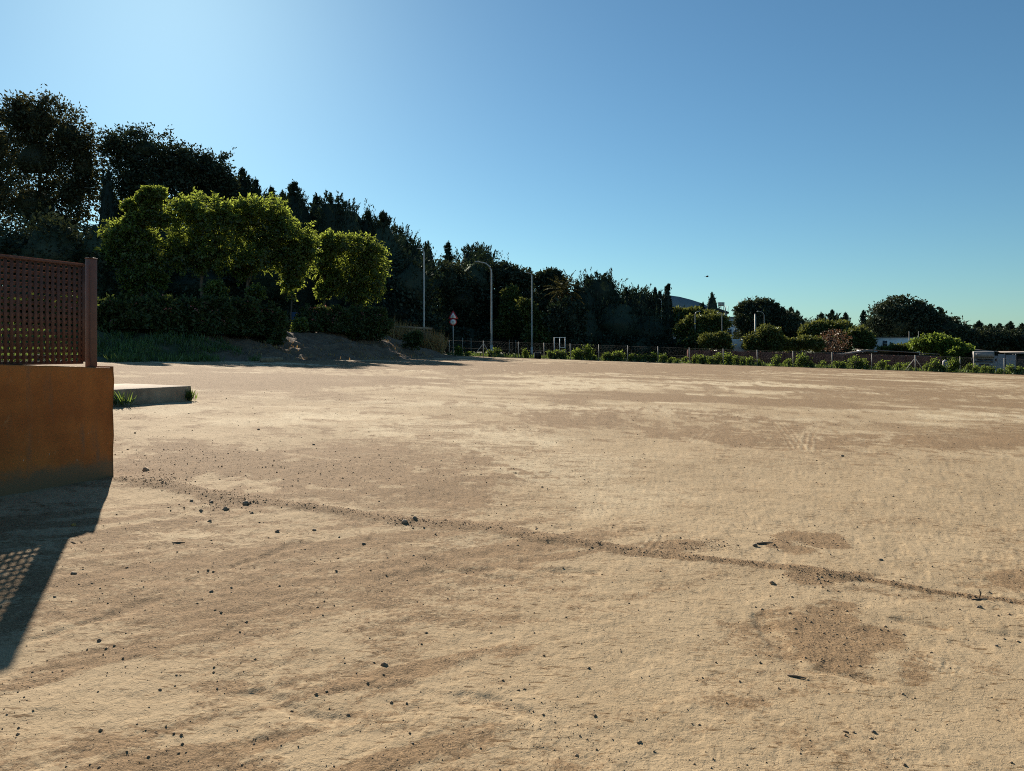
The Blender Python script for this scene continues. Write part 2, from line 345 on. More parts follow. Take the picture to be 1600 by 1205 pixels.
# ------------------------------------------------------------------ the field
# marks on the field, drawn as lines and patches at their places (taken off the photograph, turned into ground points)
RIDGE = [(176,748,.10,.02),(235,752,.16,.04),(300,768,.14,.03),(400,783,.10,.02),(520,797,.09,.025),(640,815,.12,.04),(740,823,.15,.05),(800,830,.14,.05),(860,843,.10,.04),(940,856,.09,.04),(1000,865,.08,.03),(1120,879,.08,.03),(1250,893,.08,.025),(1350,908,.06,.02),(1450,925,.05,.015),(1600,942,.05,.015),(1800,962,.05,.01)]
LINES = [[(660,895),(780,888),(870,893),(930,896)],[(300,905),(420,868),(470,850)],[(640,862),(720,893),(800,905)],[(20,1005),(160,965),(250,935)],[(730,1090),(790,1102),(830,1120)],[(1180,965),(1250,1045),(1360,1065)],[(1400,970),(1520,990),(1600,996)],[(400,1080),(470,1115),(540,1118)]]
BROWN_ELL = [  # px, py, rx, ry, strength
    (330,715,170,30,.9),(560,735,200,38,.9),(690,765,110,34,.9),(560,775,120,18,.6),(250,740,90,26,1.0),(360,785,70,18,.9),
    (930,655,170,16,.62),(1120,672,200,20,.62),(1330,692,220,16,.6),(1560,690,180,22,.7),
    (1255,838,60,8,.7),(1215,850,22,10,.7),(1290,850,30,10,.8),(1250,862,30,8,.6),(1060,858,50,10,.7),(1280,905,70,14,.7),
    (1290,985,55,45,.66),(1330,1025,70,40,.66),(1430,1050,40,25,.6),(1200,990,60,30,.45),
    (560,935,110,30,.5),(620,1010,120,40,.25),(330,1080,60,35,.45),(470,900,60,14,.5),(250,1140,70,25,.4),(700,1120,90,30,.25),(520,1060,80,25,.45),
    (760,960,80,25,.4),(1590,905,40,18,.6),(400,600,220,10,.6),(1000,575,700,9,.7),(1450,615,200,12,.6),(1150,590,60,6,.5)]
CREAM_ELL = [(520,650,110,9,.8),(650,668,120,14,.95),(780,690,120,20,.9),(880,730,120,28,.7),(960,780,110,28,.5),(380,660,110,8,.6),(260,640,110,7,.5),
    (900,605,160,6,.8),(1150,602,220,7,.9),(1330,598,160,6,.8),(700,605,120,5,.6),(820,590,120,4,.6),(1400,640,160,5,.5),(720,850,70,14,.6),(300,830,90,24,.4),(1010,640,140,5,.6)]

def ground_fields(X, Y):
    """px, py: where each ground point sits in the photograph's plan of marks; returns height and colour masks"""
    r = np.hypot(X, Y); Ys = np.maximum(Y, 0.6); Z0 = gz(X, Y)
    px = CX + F * X / Ys; py = HY - F * (Z0 - EH) / Ys
    front = (Y > 1.0)
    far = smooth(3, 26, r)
    wob = fbm(X * 0.9, Y * 0.9, 3, 4) - 0.5; wob2 = fbm(X * 5, Y * 5, 9, 4) - 0.5
    brown = np.zeros_like(X); cream = np.zeros_like(X)
    for e in BROWN_ELL:
        d = np.sqrt(((px - e[0]) / e[2]) ** 2 + ((py - e[1]) / e[3]) ** 2) + wob * 1.5 + wob2 * 1.5
        brown = np.maximum(brown, min(1, e[4] * 1.1) * smooth(1.3, 0.35, d) * front)
    for e in CREAM_ELL:
        d = np.sqrt(((px - e[0]) / e[2]) ** 2 + ((py - e[1]) / e[3]) ** 2) + wob * 1.1 + wob2 * 1.0
        cream = np.maximum(cream, e[4] * smooth(1.25, 0.5, d) * front)
    # overall mottling, everywhere
    m1 = fbm(X * 0.35 + 5, Y * 0.35, 21, 5); m2 = fbm(X * 1.8, Y * 1.8 + 3, 33, 5)
    swept = 1 - .50 * front * np.maximum(smooth(1.25, .6, np.sqrt(((px - 1180) / 640) ** 2 + ((py - 800) / 150) ** 2) + wob * .8), smooth(1.25, .6, np.sqrt(((px - 1250) / 560) ** 2 + ((py - 1080) / 230) ** 2) + wob * .8))
    brown = np.maximum(brown, smooth(0.45, 0.70, m1) * 0.6 * swept)
    brown = np.maximum(brown, smooth(0.50, 0.72, m2) * 0.55 * swept)
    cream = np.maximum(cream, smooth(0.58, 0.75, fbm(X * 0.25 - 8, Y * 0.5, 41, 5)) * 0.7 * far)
    cream = cream * (1 - 0.75 * brown)
    # drag marks left by a grader, running towards the upper right in the near left half
    su, sv = X * .80 + Y * .60, -X * .60 + Y * .80
    strk = fbm(su * .55 + 3, sv * 3.2, 141, 5); fine_s = fbm(su * 5, sv * 17, 145, 5); lmask = smooth(2.2, -.8, X - .12 * Y) * smooth(9, 5.5, Y)
    brown = np.maximum(brown, smooth(.46, .62, strk) * .75 * lmask)
    brown = np.maximum(brown, smooth(.54, .70, fbm(X * 1.1 + 9, Y * 2.2, 151, 6, .6)) * .42 * smooth(12, 6, Y) * (.35 + .65 * smooth(1.0, -.6, X - .1 * Y)) * swept)
    farb = fbm(X * .10 + 2, Y * .22, 161, 5, .6)
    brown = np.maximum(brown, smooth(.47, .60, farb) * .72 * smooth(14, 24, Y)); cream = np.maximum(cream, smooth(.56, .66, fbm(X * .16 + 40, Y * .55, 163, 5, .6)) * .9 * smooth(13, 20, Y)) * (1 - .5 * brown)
    brown = brown * (1 - .65 * smooth(1.3, .5, np.sqrt(((px - 930) / 190) ** 2 + ((py - 1110) / 120) ** 2) + wob + wob2) * front)
    # low berm of loose earth
    ridge = np.zeros_like(X); rh = np.zeros_like(X)
    for (a, b) in zip(RIDGE[:-1], RIDGE[1:]):
        A, B = gp(a[0], a[1]), gp(b[0], b[1]); dx, dy = B.x - A.x, B.y - A.y
        t = np.clip(((X - A.x) * dx + (Y - A.y) * dy) / (dx * dx + dy * dy), 0, 1)
        d = np.hypot(X - A.x - t * dx, Y - A.y - t * dy) + wob * 0.10 + wob2 * 0.08
        w = a[2] * (1 - t) + b[2] * t; h = a[3] * (1 - t) + b[3] * t
        g = np.clip(1 - (d / (w * 1.5)) ** 2, 0, 1) ** 1.5
        brk = smooth(.30, .62, fbm(X * 1.6, Y * 1.6, 171, 4)); rh = np.maximum(rh, g * h * (.35 + .6 * brk)); ridge = np.maximum(ridge, smooth(1.9, 0.6, d / w) * (.85 + .15 * brk))
    crk = np.zeros_like(X)
    for ln in LINES:
        for (a, b) in zip(ln[:-1], ln[1:]):
            A, B = gp(*a), gp(*b); dx, dy = B.x - A.x, B.y - A.y
            t = np.clip(((X - A.x) * dx + (Y - A.y) * dy) / (dx * dx + dy * dy), 0, 1)
            d = np.hypot(X - A.x - t * dx, Y - A.y - t * dy) + wob2 * 0.14 + wob * .06
            crk = np.maximum(crk, smooth(0.06, 0.0, d))
    brown = np.maximum(brown, ridge)
    brown = np.maximum(brown, crk * 0.4)
    # tyre tread prints: pale cross bars pressed into the dust
    for (pts, wd) in (([(1216,658),(1235,680),(1252,705)], .42), ([(1282,660),(1262,678),(1256,705)], .42), ([(1085,692),(1100,676),(1130,655)], .4), ([(1440,1032),(1500,1058)], .25), ([(1010,868),(1030,846)], .25)):
        for (a, b) in zip(pts[:-1], pts[1:]):
            A, B = gp(*a), gp(*b); dx, dy = B.x - A.x, B.y - A.y; ln = math.hypot(dx, dy)
            t = ((X - A.x) * dx + (Y - A.y) * dy) / (ln * ln); s = ((X - A.x) * -dy + (Y - A.y) * dx) / ln
            inn = smooth(wd / 2, wd / 2 - .05, np.abs(s)) * smooth(-.02, .02, t) * smooth(1.02, .98, t)
            bars = smooth(-.2, .5, np.sin(s / wd * 2 * math.pi * 4))
            cream = np.maximum(cream, inn * bars * .22); rh = rh + inn * (bars - .5) * 0.005
            brown = brown * (1 - inn * bars * 0.35)
    # relief
    rough = np.clip(0.08 + brown, 0, 1)
    fine = smooth(22, 6, r)
    w1 = worley(X * 14, Y * 14, 5); w2 = worley(X * 36, Y * 36, 6); w3 = worley(X * 6, Y * 6, 8)
    crust = smooth(0.50, 0.56, fbm(X * 5.5, Y * 5.5 + 2, 51, 5)) - smooth(0.60, 0.63, fbm(X * 9 + 4, Y * 9, 61, 4))
    h = rh + 0.05 * (fbm(X * 0.5, Y * 0.5, 71, 4) - 0.5) + 0.008 * (fbm(X * 2, Y * 2, 75, 4) - .5)
    h = h + crust * (0.0025 + .0025 * smooth(4, 7, r)) * smooth(40, 5, r)
    h = h + (fine_s - .5) * 0.011 * lmask * (.3 + rough)
    near = .45 + .55 * smooth(2.5, 7, r)
    grit = fbm(X * 22, Y * 22, 83, 4) - .5
    h = h + near * rough * smooth(26, 5, r) * (0.012 * grit + 0.005 * np.clip(0.42 - w1, 0, 1) / .42 * smooth(.5, .7, fbm(X * 4, Y * 4, 81, 3)))
    h = h + rough * fine * 0.005 * np.clip(0.5 - w2, 0, 1) * 2 * smooth(.4, .65, fbm(X * 7, Y * 7, 85, 3))
    h = h - crk * 0.012
    crumb = 0.10 * rough + 0.10 * smooth(.55, .7, fbm(X * 3, Y * 3, 91, 4)) + 0.15 * crk + 0.10 * ridge
    return h, brown, cream, crumb, ridge

FENCE_Y = 87.0
def build_ground():
    fine = np.radians(np.linspace(-42, 42, 900)); coarse = np.radians(np.linspace(42, 318, 80)[1:-1])
    ang = np.concatenate([fine, coarse])
    rs = [0.25, 0.6, 1.1, 1.6, 2.0]; r = 2.3
    while r < 110:
        rs.append(r); r += min(1.45 * r * r / 1208.0, 1.0)
    rs += [112, 120, 135, 160, 200, 260, 350, 500, 800, 1300, 2200, 3500]
    rs = np.array(rs); na, nr = len(ang), len(rs)
    R, A = np.meshgrid(rs, ang, indexing='ij')
    X, Y = (R * np.sin(A)).ravel(), (R * np.cos(A)).ravel()
    h, brown, cream, crumb, ridge = ground_fields(X, Y)
    Z = gz(X, Y) + h * smooth(140, 90, np.hypot(X, Y))
    V = np.concatenate([np.stack([X, Y, Z], 1), [[0, 0, 0]]])
    i = np.arange(nr - 1)[:, None]; j = np.arange(na)[None, :]; j2 = (j + 1) % na
    Q = np.stack([i * na + j, i * na + j2, (i + 1) * na + j2, (i + 1) * na + j], -1).reshape(-1, 4)[:, ::-1]
    k = np.arange(na); T = np.stack([np.full(na, len(V) - 1), (k + 1) % na, k], 1)[:, ::-1]
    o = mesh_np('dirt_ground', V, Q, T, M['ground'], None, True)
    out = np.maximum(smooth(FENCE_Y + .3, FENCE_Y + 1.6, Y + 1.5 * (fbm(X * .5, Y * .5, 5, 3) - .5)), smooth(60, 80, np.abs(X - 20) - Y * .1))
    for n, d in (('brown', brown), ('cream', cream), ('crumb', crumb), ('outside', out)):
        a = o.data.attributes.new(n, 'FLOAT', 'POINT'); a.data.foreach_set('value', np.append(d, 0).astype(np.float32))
    tag(o, kind='structure')
    return o
build_ground()

# earth bank along the left side of the field
FOOT = [gp(-260, 571), gp(0, 568), gp(150, 566.5), gp(300, 566), gp(450, 564.5), gp(600, 563), gp(690, 560.5), gp(735, 559)]
foot_s = [0]
for a, b in zip(FOOT[:-1], FOOT[1:]): foot_s.append(foot_s[-1] + math.hypot(b.x - a.x, b.y - a.y))
def bank_h(s, t, X, Y):
    hmax = np.interp(s, [0, foot_s[2], foot_s[4], foot_s[5], foot_s[6], foot_s[7]], [1.5, 1.6, 1.6, 1.9, 1.85, 0.5])
    n = fbm(X * .5, Y * .5, 101, 4) - .5; n2 = fbm(X * 2, Y * 2, 103, 5) - .5
    return hmax * smooth(0, 7.5, t + n * 3.5) + 0.40 * n2 * smooth(0, 2, t) + 0.02 * t * (t > 7) - 0.06
def build_bank():
    ns, ntt = 260, 60
    s = np.linspace(0, foot_s[-1], ns); t = np.concatenate([np.linspace(-.3, 12, 46), np.linspace(13, 90, 14)])
    fx = np.interp(s, foot_s, [p.x for p in FOOT]); fy = np.interp(s, foot_s, [p.y for p in FOOT])
    nx, ny = -0.80, 0.60
    Sg, Tg = np.meshgrid(s, t, indexing='ij')
    X = fx[:, None] + nx * Tg; Y = fy[:, None] + ny * Tg
    Z = gz(X, Y) + bank_h(Sg, np.maximum(Tg, 0), X, Y) - 0.25 * (Tg < 0)
    i = np.arange(ns - 1)[:, None]; j = np.arange(ntt - 1)[None, :]
    Q = np.stack([i * ntt + j, (i + 1) * ntt + j, (i + 1) * ntt + j + 1, i * ntt + j + 1], -1).reshape(-1, 4)[:, ::-1]
    o = mesh_np('earth_bank', np.stack([X, Y, Z], -1), Q, None, M['bank'], None, True)
    g = np.maximum(smooth(foot_s[4] - 1, foot_s[3], Sg + 6 * (fbm(X * .4, Y * .4, 7, 3) - .5)), smooth(12, 18, Tg)) * smooth(.2, .6, fbm(X * 1.5, Y * 1.5, 9, 4) + .2)
    a = o.data.attributes.new('green', 'FLOAT', 'POINT'); a.data.foreach_set('value', g.ravel().astype(np.float32))
    tag(o, kind='structure')
build_bank()
def bank_z(x, y):
    """ground level on or behind the bank"""
    best = None
    for k in range(len(FOOT) - 1):
        a, b = FOOT[k], FOOT[k + 1]
        # solve (x,y) = a + u(b-a) + t n
        dx, dy = b.x - a.x, b.y - a.y; nx, ny = -0.80, 0.60
        det = dx * ny - dy * nx
        if abs(det) < 1e-6: continue
        u = ((x - a.x) * ny - (y - a.y) * nx) / det; t = (dx * (y - a.y) - dy * (x - a.x)) / det
        if -0.001 <= u <= 1.001:
            s = foot_s[k] + u * (foot_s[k + 1] - foot_s[k])
            if t > 0: return float(gz(x, y) + bank_h(np.array(s), np.array(t), np.array(x), np.array(y)))
    return float(gz(x, y))

# ------------------------------------------------------------------ foliage builders
def unit(v): return v / np.maximum(np.linalg.norm(v, axis=-1, keepdims=True), 1e-9)
def leaves(P, D, ln, wd, rng, curl=0.0):
    """diamond leaves at points P along directions D"""
    n = len(P); D = unit(D); ln = np.asarray(ln) * np.ones(n); wd = np.asarray(wd) * np.ones(n)
    Wv = unit(np.cross(D, unit(rng.normal(size=(n, 3)))))
    a = P; b = P + D * (ln * .5)[:, None] + Wv * (wd * .5)[:, None]; c = P + D * ln[:, None]; d = P + D * (ln * .5)[:, None] - Wv * (wd * .5)[:, None]
    if curl: c = c - np.array([0, 0, 1]) * (ln * curl)[:, None]
    V = np.stack([a, b, c, d], 1).reshape(-1, 3)
    Q = np.arange(4 * n).reshape(-1, 4)
    return V, Q
ICO = None
def ico(sub=1):
    t = (1 + 5 ** .5) / 2
    V = np.array([[-1,t,0],[1,t,0],[-1,-t,0],[1,-t,0],[0,-1,t],[0,1,t],[0,-1,-t],[0,1,-t],[t,0,-1],[t,0,1],[-t,0,-1],[-t,0,1]], float)
    T = [[0,11,5],[0,5,1],[0,1,7],[0,7,10],[0,10,11],[1,5,9],[5,11,4],[11,10,2],[10,7,6],[7,1,8],[3,9,4],[3,4,2],[3,2,6],[3,6,8],[3,8,9],[4,9,5],[2,4,11],[6,2,10],[8,6,7],[9,8,1]]
    V = [tuple(v / np.linalg.norm(v)) for v in V]
    for _ in range(sub):
        mid = {}; T2 = []
        def m(a, b):
            k = (min(a, b), max(a, b))
            if k not in mid:
                p = np.array(V[a]) + np.array(V[b]); V.append(tuple(p / np.linalg.norm(p))); mid[k] = len(V) - 1
            return mid[k]
        for a, b, c in T:
            x, y, z = m(a, b), m(b, c), m(c, a); T2 += [[a, x, z], [b, y, x], [c, z, y], [x, y, z]]
        T = T2
    return np.array(V), np.array(T)
IV1, IT1 = ico(1); IV0, IT0 = ico(0)

def lump(c, rad, rng, rough=0.2, iv=None, it=None):
    iv = IV1 if iv is None else iv; it = IT1 if it is None else it
    s = 1 + rng.normal(0, rough, len(iv))[:, None]
    return iv * s * np.array(rad) + np.array(c), it

def trunk_mesh(root, base, top, r0, r1, rng, limbs=(), bend=0.3):
    """tapered trunk with limbs, coordinates relative to the tree's root"""
    b = MB(); base, top = Vector(base), Vector(top); k = 6
    pts = [base.lerp(top, i / (k - 1)) + Vector((rng.normal(0, bend), rng.normal(0, bend), 0)) * (0 if i in (0,) else 0.5) for i in range(k)]
    b.tube(pts, [r0 + (r1 - r0) * i / (k - 1) for i in range(k)], 7)
    for e in limbs:
        e = Vector(e); j = int(rng.integers(2, 5)); a = pts[j]
        m = a.lerp(e, .5) + Vector((0, 0, -abs(e.z - a.z) * .1)) + Vector(rng.normal(0, bend * .4, 3))
        rr = r0 + (r1 - r0) * j / (k - 1)
        b.tube([a, m, e], [rr * .6, rr * .4, rr * .15], 5)
    return b.build('trunk', M['bark'], root, True)

def broadleaf(name, label, lobes, D, mat, root_px=None, leaf=0.3, dens=1.0, core=0.62, clump=0.2, per=40, group=None, trunk_r=None, dspread=0.8, cat='tree', seed=None, sprig=0.0, sprig_up=0.2, flowers=None, base_z=None, droop=0.2):
    """a crown of many leaf clumps round the lobes [(px, py, rx, ry)], standing at distance D"""
    rng = np.random.default_rng(seed if seed is not None else abs(hash_s(label)) % 2 ** 31)
    L_ = []
    for (px, py, rx, ry) in lobes:
        p = at(px, py, D); k = D / F
        L_.append((np.array(p) + np.array([0, rng.uniform(-1, 1) * rx * k * dspread * .5, 0]), np.array([rx * k, rx * k * 0.95, ry * k])))
    cx = (root_px - CX) / F * D if root_px is not None else float(np.mean([c[0] for c, _ in L_]))
    zb = bank_z(cx, D) if base_z is None else base_z
    root = thing(name, label, cat, (cx, D, zb), 0, group); O = np.array([cx, D, zb])
    Vs, Qs, Ts, n0 = [], [], [], 0
    for (c, r) in L_:
        area = 4 * math.pi * ((r[0] * r[1]) ** 1.6 / 3 + 2 * (r[0] * r[2]) ** 1.6 / 3) ** (1 / 1.6)
        nc = max(8, int(area / (clump * r.mean() * 2.2) ** 2 * 1.3 * dens))
        d = unit(rng.normal(size=(nc, 3)))
        bd = unit(rng.normal(size=(7, 3))); ba = rng.uniform(-.30, .32, 7)
        lumpf = lambda q: 1 + (np.exp(5 * (q @ bd.T - 1)) * ba).sum(1, keepdims=True)
        small = r.mean() < 1.0
        cc = c + d * r * rng.uniform(.2 if small else .68, 1.15 if small else 1.04, (nc, 1)) * lumpf(d)
        cr = clump * r.mean() * rng.uniform(.6, 1.4, nc)
        P = np.repeat(cc, per, 0) + np.clip(rng.normal(size=(nc * per, 3)), -1.5, 1.5) * np.repeat(cr, per)[:, None] * np.array([1, 1, .75])
        out = np.repeat(d, per, 0)
        if sprig:
            sd = unit(d + rng.normal(size=(nc, 3)) * .45 + np.array([0, 0, sprig_up])); u = rng.uniform(-.6, 1, (nc, per, 1))
            sl = sprig * min(1, .35 + r.mean() / 2.2) * rng.uniform(.5, 1.35, nc)
            P = P + (sd[:, None, :] * u * sl[:, None, None] - np.array([0, 0, 1]) * (np.maximum(u, 0) ** 2 * sl[:, None, None] * .25)).reshape(-1, 3)
        Dv = out * .5 + rng.normal(size=(nc * per, 3)) * .7 + np.array([0, 0, -droop])
        ln = leaf * rng.uniform(.6, 1.4, nc * per)
        V, Q = leaves(P, Dv, ln, ln * .5, rng); Vs.append(V); Qs.append(Q + n0); n0 += len(V)
        if core > 0 and not small:
            V, T = lump(c, r * core, rng, .12); Vs.append(V); Ts.append(T + n0); n0 += len(V)  # hidden core added to keep light from passing through the lobe
    V = np.concatenate(Vs)
    V[:, 2] = np.maximum(V[:, 2], zb + 0.05)
    mesh_np('crown' if cat == 'tree' else 'foliage', V - O, np.concatenate(Qs), np.concatenate(Ts) if Ts else None, mat, root)
    if flowers:
        P = []
        for (c, r) in L_:
            d = unit(rng.normal(size=(flowers, 3))); d[:, 2] = np.abs(d[:, 2]) * .7 + .2; d[:, 1] -= .3
            P.append(c + unit(d) * r * 1.03)
        P = np.repeat(np.concatenate(P), 7, 0); P = P + rng.normal(0, .09, P.shape)
        V, Q = leaves(P, rng.normal(size=P.shape), .13, .11, rng)
        tag(mesh_np('flower_heads', V - O, Q, None, M['flower'], root), kind='stuff')
    top = max(c[2] for c, _ in L_) - zb; low = min(c[2] - r[2] * .3 for c, r in L_) - zb
    tr = trunk_r or max(0.05, top * 0.016)
    big = sorted(L_, key=lambda q: -q[1][0])[:4]
    trunk_mesh(root, (0, 0, -0.15), (rng.normal(0, .3) * tr * 4, 0, top * .93), tr, tr * .3, rng, [tuple(c - O) for c, _ in big], tr * 1.2)
    return root
def hash_s(s):
    h = 5381
    for ch in s: h = (h * 33 + ord(ch)) & 0x7fffffff
    return h

def conifer(name, label, px, top, hw, D, style='cone', mat=None, group=None, leaf=0.6, dens=1.0, base_z=None, lean=0.0, low=0.03):
    rng = np.random.default_rng(hash_s(label)); mat = mat or M['conifer']
    X = (px - CX) / F * D; zb = bank_z(X, D) if base_z is None else base_z
    H = at(px, top, D).z - zb; R = hw / F * D
    root = thing(name, label, 'tree', (X, D, zb), 0, group)
    nb = int(np.clip(H * R * 3.3 * dens, 170, 460)); per = 24
    h = np.sort(np.concatenate([rng.uniform(low, 0.985, nb - nb // 3), 1 - .42 * rng.random(nb // 3) ** 1.15 - .015]))
    ph = rng.uniform(0, 6.28)
    if style == 'cone': prof = lambda q: np.minimum((1 - q) * 3.1, 1) ** 1.3 * (.85 + .15 * q) + .008
    elif style == 'column': prof = lambda q: np.minimum(1, (1.02 - q) * 3.2) ** .7 * np.minimum(1, .6 + q * 2.5)
    elif style == 'tier': prof = lambda q: np.minimum((1 - q) * 2.2, 1) ** 1.0 * (.72 + .28 * np.sign(np.sin(q * 75))) + .02
    else: prof = lambda q: np.minimum((1.04 - q) * 4.2, 1) ** .75 * (.86 + .14 * np.sin(q * 11 + ph)) + .03
    a = rng.uniform(0, 2 * math.pi, nb); ln = prof(h) * R * (rng.uniform(.55, 1.0, nb) + (rng.random(nb) < .25) * rng.uniform(0, .45, nb))
    el = np.radians({'cone': 28, 'column': 72, 'tier': 4, 'broad': 34}[style] + rng.normal(0, 12, nb))
    if style in ('cone', 'broad'): el = el + np.radians(22) * h
    lx = lean * h * H
    spur = (rng.random(nb) < .38) & (style in ('cone', 'broad'))
    ln = ln * np.where(spur, rng.uniform(1.1, 1.5, nb), .86); el = el + np.where(spur, .30, 0)
    out = np.stack([np.cos(a) * np.cos(el), np.sin(a) * np.cos(el), np.sin(el)], 1)
    if style == 'column':
        tip = np.stack([np.cos(a) * ln * .9 + lx, np.sin(a) * ln * .9, h * H], 1); blen = np.full(nb, min(1.8, H * .13))
    else:
        tip = np.stack([np.cos(a) * ln + lx, np.sin(a) * ln, h * H + ln * np.sin(el) * .45], 1); blen = np.clip(ln * .8, .6, 3.6)
    t = rng.random((nb, per)) ** .9                     # 0 tip .. 1 inner
    wid = blen[:, None] * (.012 + np.where(spur, .10, .19)[:, None] * t) * (.6 if style == 'column' else 1)
    P = tip[:, None, :] - out[:, None, :] * (t * blen[:, None])[..., None] + rng.normal(size=(nb, per, 3)) * wid[..., None] * np.array([.7, .7, .5])
    Dv = out[:, None, :] * 1.0 + np.array([0, 0, .15]) + rng.normal(size=(nb, per, 3)) * .38
    P, Dv = P.reshape(-1, 3), Dv.reshape(-1, 3); s = leaf * rng.uniform(.45, 1.15, len(P))
    V, Q = leaves(P, Dv, s, s * .30, rng)
    # leader shoots at the top
    ns = 1 if style in ('cone', 'tier') else (3 if style == 'broad' else 4)
    Vl = [V]; Ql = [Q]; n0 = len(V)
    for k in range(ns):
        off = np.array([rng.normal(0, R * .12), rng.normal(0, R * .12), 0]) * (ns > 1)
        tip = np.array([lean * H, 0, H]) + off - np.array([0, 0, abs(rng.normal(0, H * .025)) * (k > 0)])
        m = 80; tt = rng.random(m); hh = H * (.17 if style != 'column' else .08)
        P = tip - np.array([0, 0, 1]) * (tt * hh)[:, None] + rng.normal(size=(m, 3)) * (0.03 + tt * hh * .11)[:, None] * np.array([1, 1, .2])
        Dv = np.array([0, 0, 1]) + rng.normal(size=(m, 3)) * (.25 + .3 * (style == 'tier'))
        v, q = leaves(P, Dv, leaf * .8, leaf * .26, rng); Vl.append(v); Ql.append(q + n0); n0 += len(v)
    # inner hull added to block light through the crown
    nr, na = 12, 9; hr = np.linspace(low * .5, .93, nr); rr = prof(hr) * R * (.62 if style != 'tier' else .35)
    cv = []
    for i in range(nr):
        for k in range(na):
            aa = 2 * math.pi * k / na; q = rr[i] * rng.uniform(.8, 1.15); cv.append([math.cos(aa) * q + lean * hr[i] * H, math.sin(aa) * q, hr[i] * H])
    cq = [[i * na + k, i * na + (k + 1) % na, (i + 1) * na + (k + 1) % na, (i + 1) * na + k] for i in range(nr - 1) for k in range(na)]
    Vl.append(np.array(cv)); Ql.append(np.array(cq) + n0)
    mesh_np('crown', np.concatenate(Vl), np.concatenate(Ql), None, mat, root)
    tr = max(.1, H * .014)
    trunk_mesh(root, (0, 0, -.15), (lean * H, 0, H * .92), tr, tr * .15, rng, (), tr * .3)
    return root

# ------------------------------------------------------------------ tall trees behind the left bank
broadleaf('eucalyptus_tree', 'tall brownish eucalyptus cut by the left edge of the photo, behind the lattice fence', [(-70,225,60,60),(-15,225,45,48),(-60,320,70,60),(-5,300,40,50),(-40,410,70,60)], 97, M['euc'], -45, leaf=.40, core=.52, per=38, clump=.14, dens=.5, sprig=1.5, sprig_up=.1)
broadleaf('eucalyptus_tree', 'tallest eucalyptus with rounded top, nearest the left edge and fully in view', [(38,190,32,36),(72,195,38,34),(108,215,36,40),(128,258,26,44),(60,250,52,48),(112,300,34,42),(50,320,50,45),(100,360,46,42),(30,390,50,45)], 95, M['euc'], 62, leaf=.40, core=.52, per=38, clump=.14, dens=.5, sprig=1.4, sprig_up=.2)
broadleaf('eucalyptus_tree', 'dark eucalyptus with ragged open crown right of the narrow cypress', [(196,236,25,25),(232,236,36,27),(262,258,30,30),(212,285,34,34),(250,300,38,40),(288,262,18,26),(232,350,46,40),(205,330,30,34)], 97, M['euc2'], 236, leaf=.40, core=.52, per=38, clump=.14, dens=.5, sprig=1.4, sprig_up=.2)
broadleaf('eucalyptus_tree', 'smaller eucalyptus beside the pointed conifers, right of the ragged dark one', [(305,266,24,26),(335,268,25,28),(348,300,18,28),(315,305,34,34),(330,345,36,36)], 99, M['euc2'], 322, leaf=.40, core=.52, per=38, clump=.14, dens=.5, sprig=1.4, sprig_up=.2)
conifer('cypress_tree', 'narrow dark cypress standing in the gap between the two tall eucalyptus crowns', 168, 268, 20, 92, 'column', M['conifer2'])
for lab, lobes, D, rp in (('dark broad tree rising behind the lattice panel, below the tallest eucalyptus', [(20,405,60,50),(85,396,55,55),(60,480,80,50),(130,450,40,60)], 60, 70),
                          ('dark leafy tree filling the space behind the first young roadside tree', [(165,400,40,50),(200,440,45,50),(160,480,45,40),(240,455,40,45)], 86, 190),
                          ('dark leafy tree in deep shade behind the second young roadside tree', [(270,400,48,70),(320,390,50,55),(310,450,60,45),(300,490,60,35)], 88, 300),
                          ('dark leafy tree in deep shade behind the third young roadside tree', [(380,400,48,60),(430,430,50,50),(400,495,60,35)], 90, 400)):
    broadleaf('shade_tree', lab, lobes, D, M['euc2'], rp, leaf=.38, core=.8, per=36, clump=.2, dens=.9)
CON = [ # px, top, halfwidth, D, style, label
 (378,262,34,104,'cone','tall pointed conifer right beside the smaller eucalyptus'),
 (399,279,26,106,'cone','slim pointed conifer just right of the tall one by the eucalyptus'),
 (423,292,26,106,'cone','short spiky conifer standing left of the tallest conifer of the row'),
 (441,299,20,108,'cone','thin spindly conifer squeezed against the left of the tallest conifer of the row'),
 (459,283,36,103,'cone','tallest conifer of the row, spiky and spreading, above the young roadside trees'),
 (494,303,26,107,'cone','narrow conifer between the tallest spiky conifer and the blunt-topped one'),
 (519,303,34,104,'broad','blunt-topped dense conifer in the middle of the left row'),
 (543,316,36,105,'broad','sloping dense conifer on the right shoulder of the blunt-topped one'),
 (575,328,24,104,'cone','open conifer with upswept tips, left of the slim steeple conifer'),
 (599,331,32,103,'cone','slim steeple-like conifer above the last round young tree'),
 (624,355,28,103,'broad','crooked conifer with a leaning top right of the steeple-like conifer'),
 (642,372,30,103,'broad','low bushy conifer directly left of the nearest street lamp'),
 (668,379,17,108,'column','column-shaped cypress right behind the head of the nearest street lamp'),
 (700,378,26,112,'tier','tiered fir with flat layered branches, alone on the skyline above the road signs'),
 (738,384,32,112,'broad','broad dark conifer behind the curved arm of the second street lamp'),
 (757,386,24,114,'broad','broad dark conifer with knobby right side, right of the second lamp arm'),
]
for (px, top, hw, D, st, lab) in CON:
    conifer('conifer_tree' if st != 'column' else 'cypress_tree', lab, px, top, hw * (2.0 if st == 'cone' else 1.6 if st == 'tier' else 1.3), D if px < 610 else D + 24, st, leaf=.5)
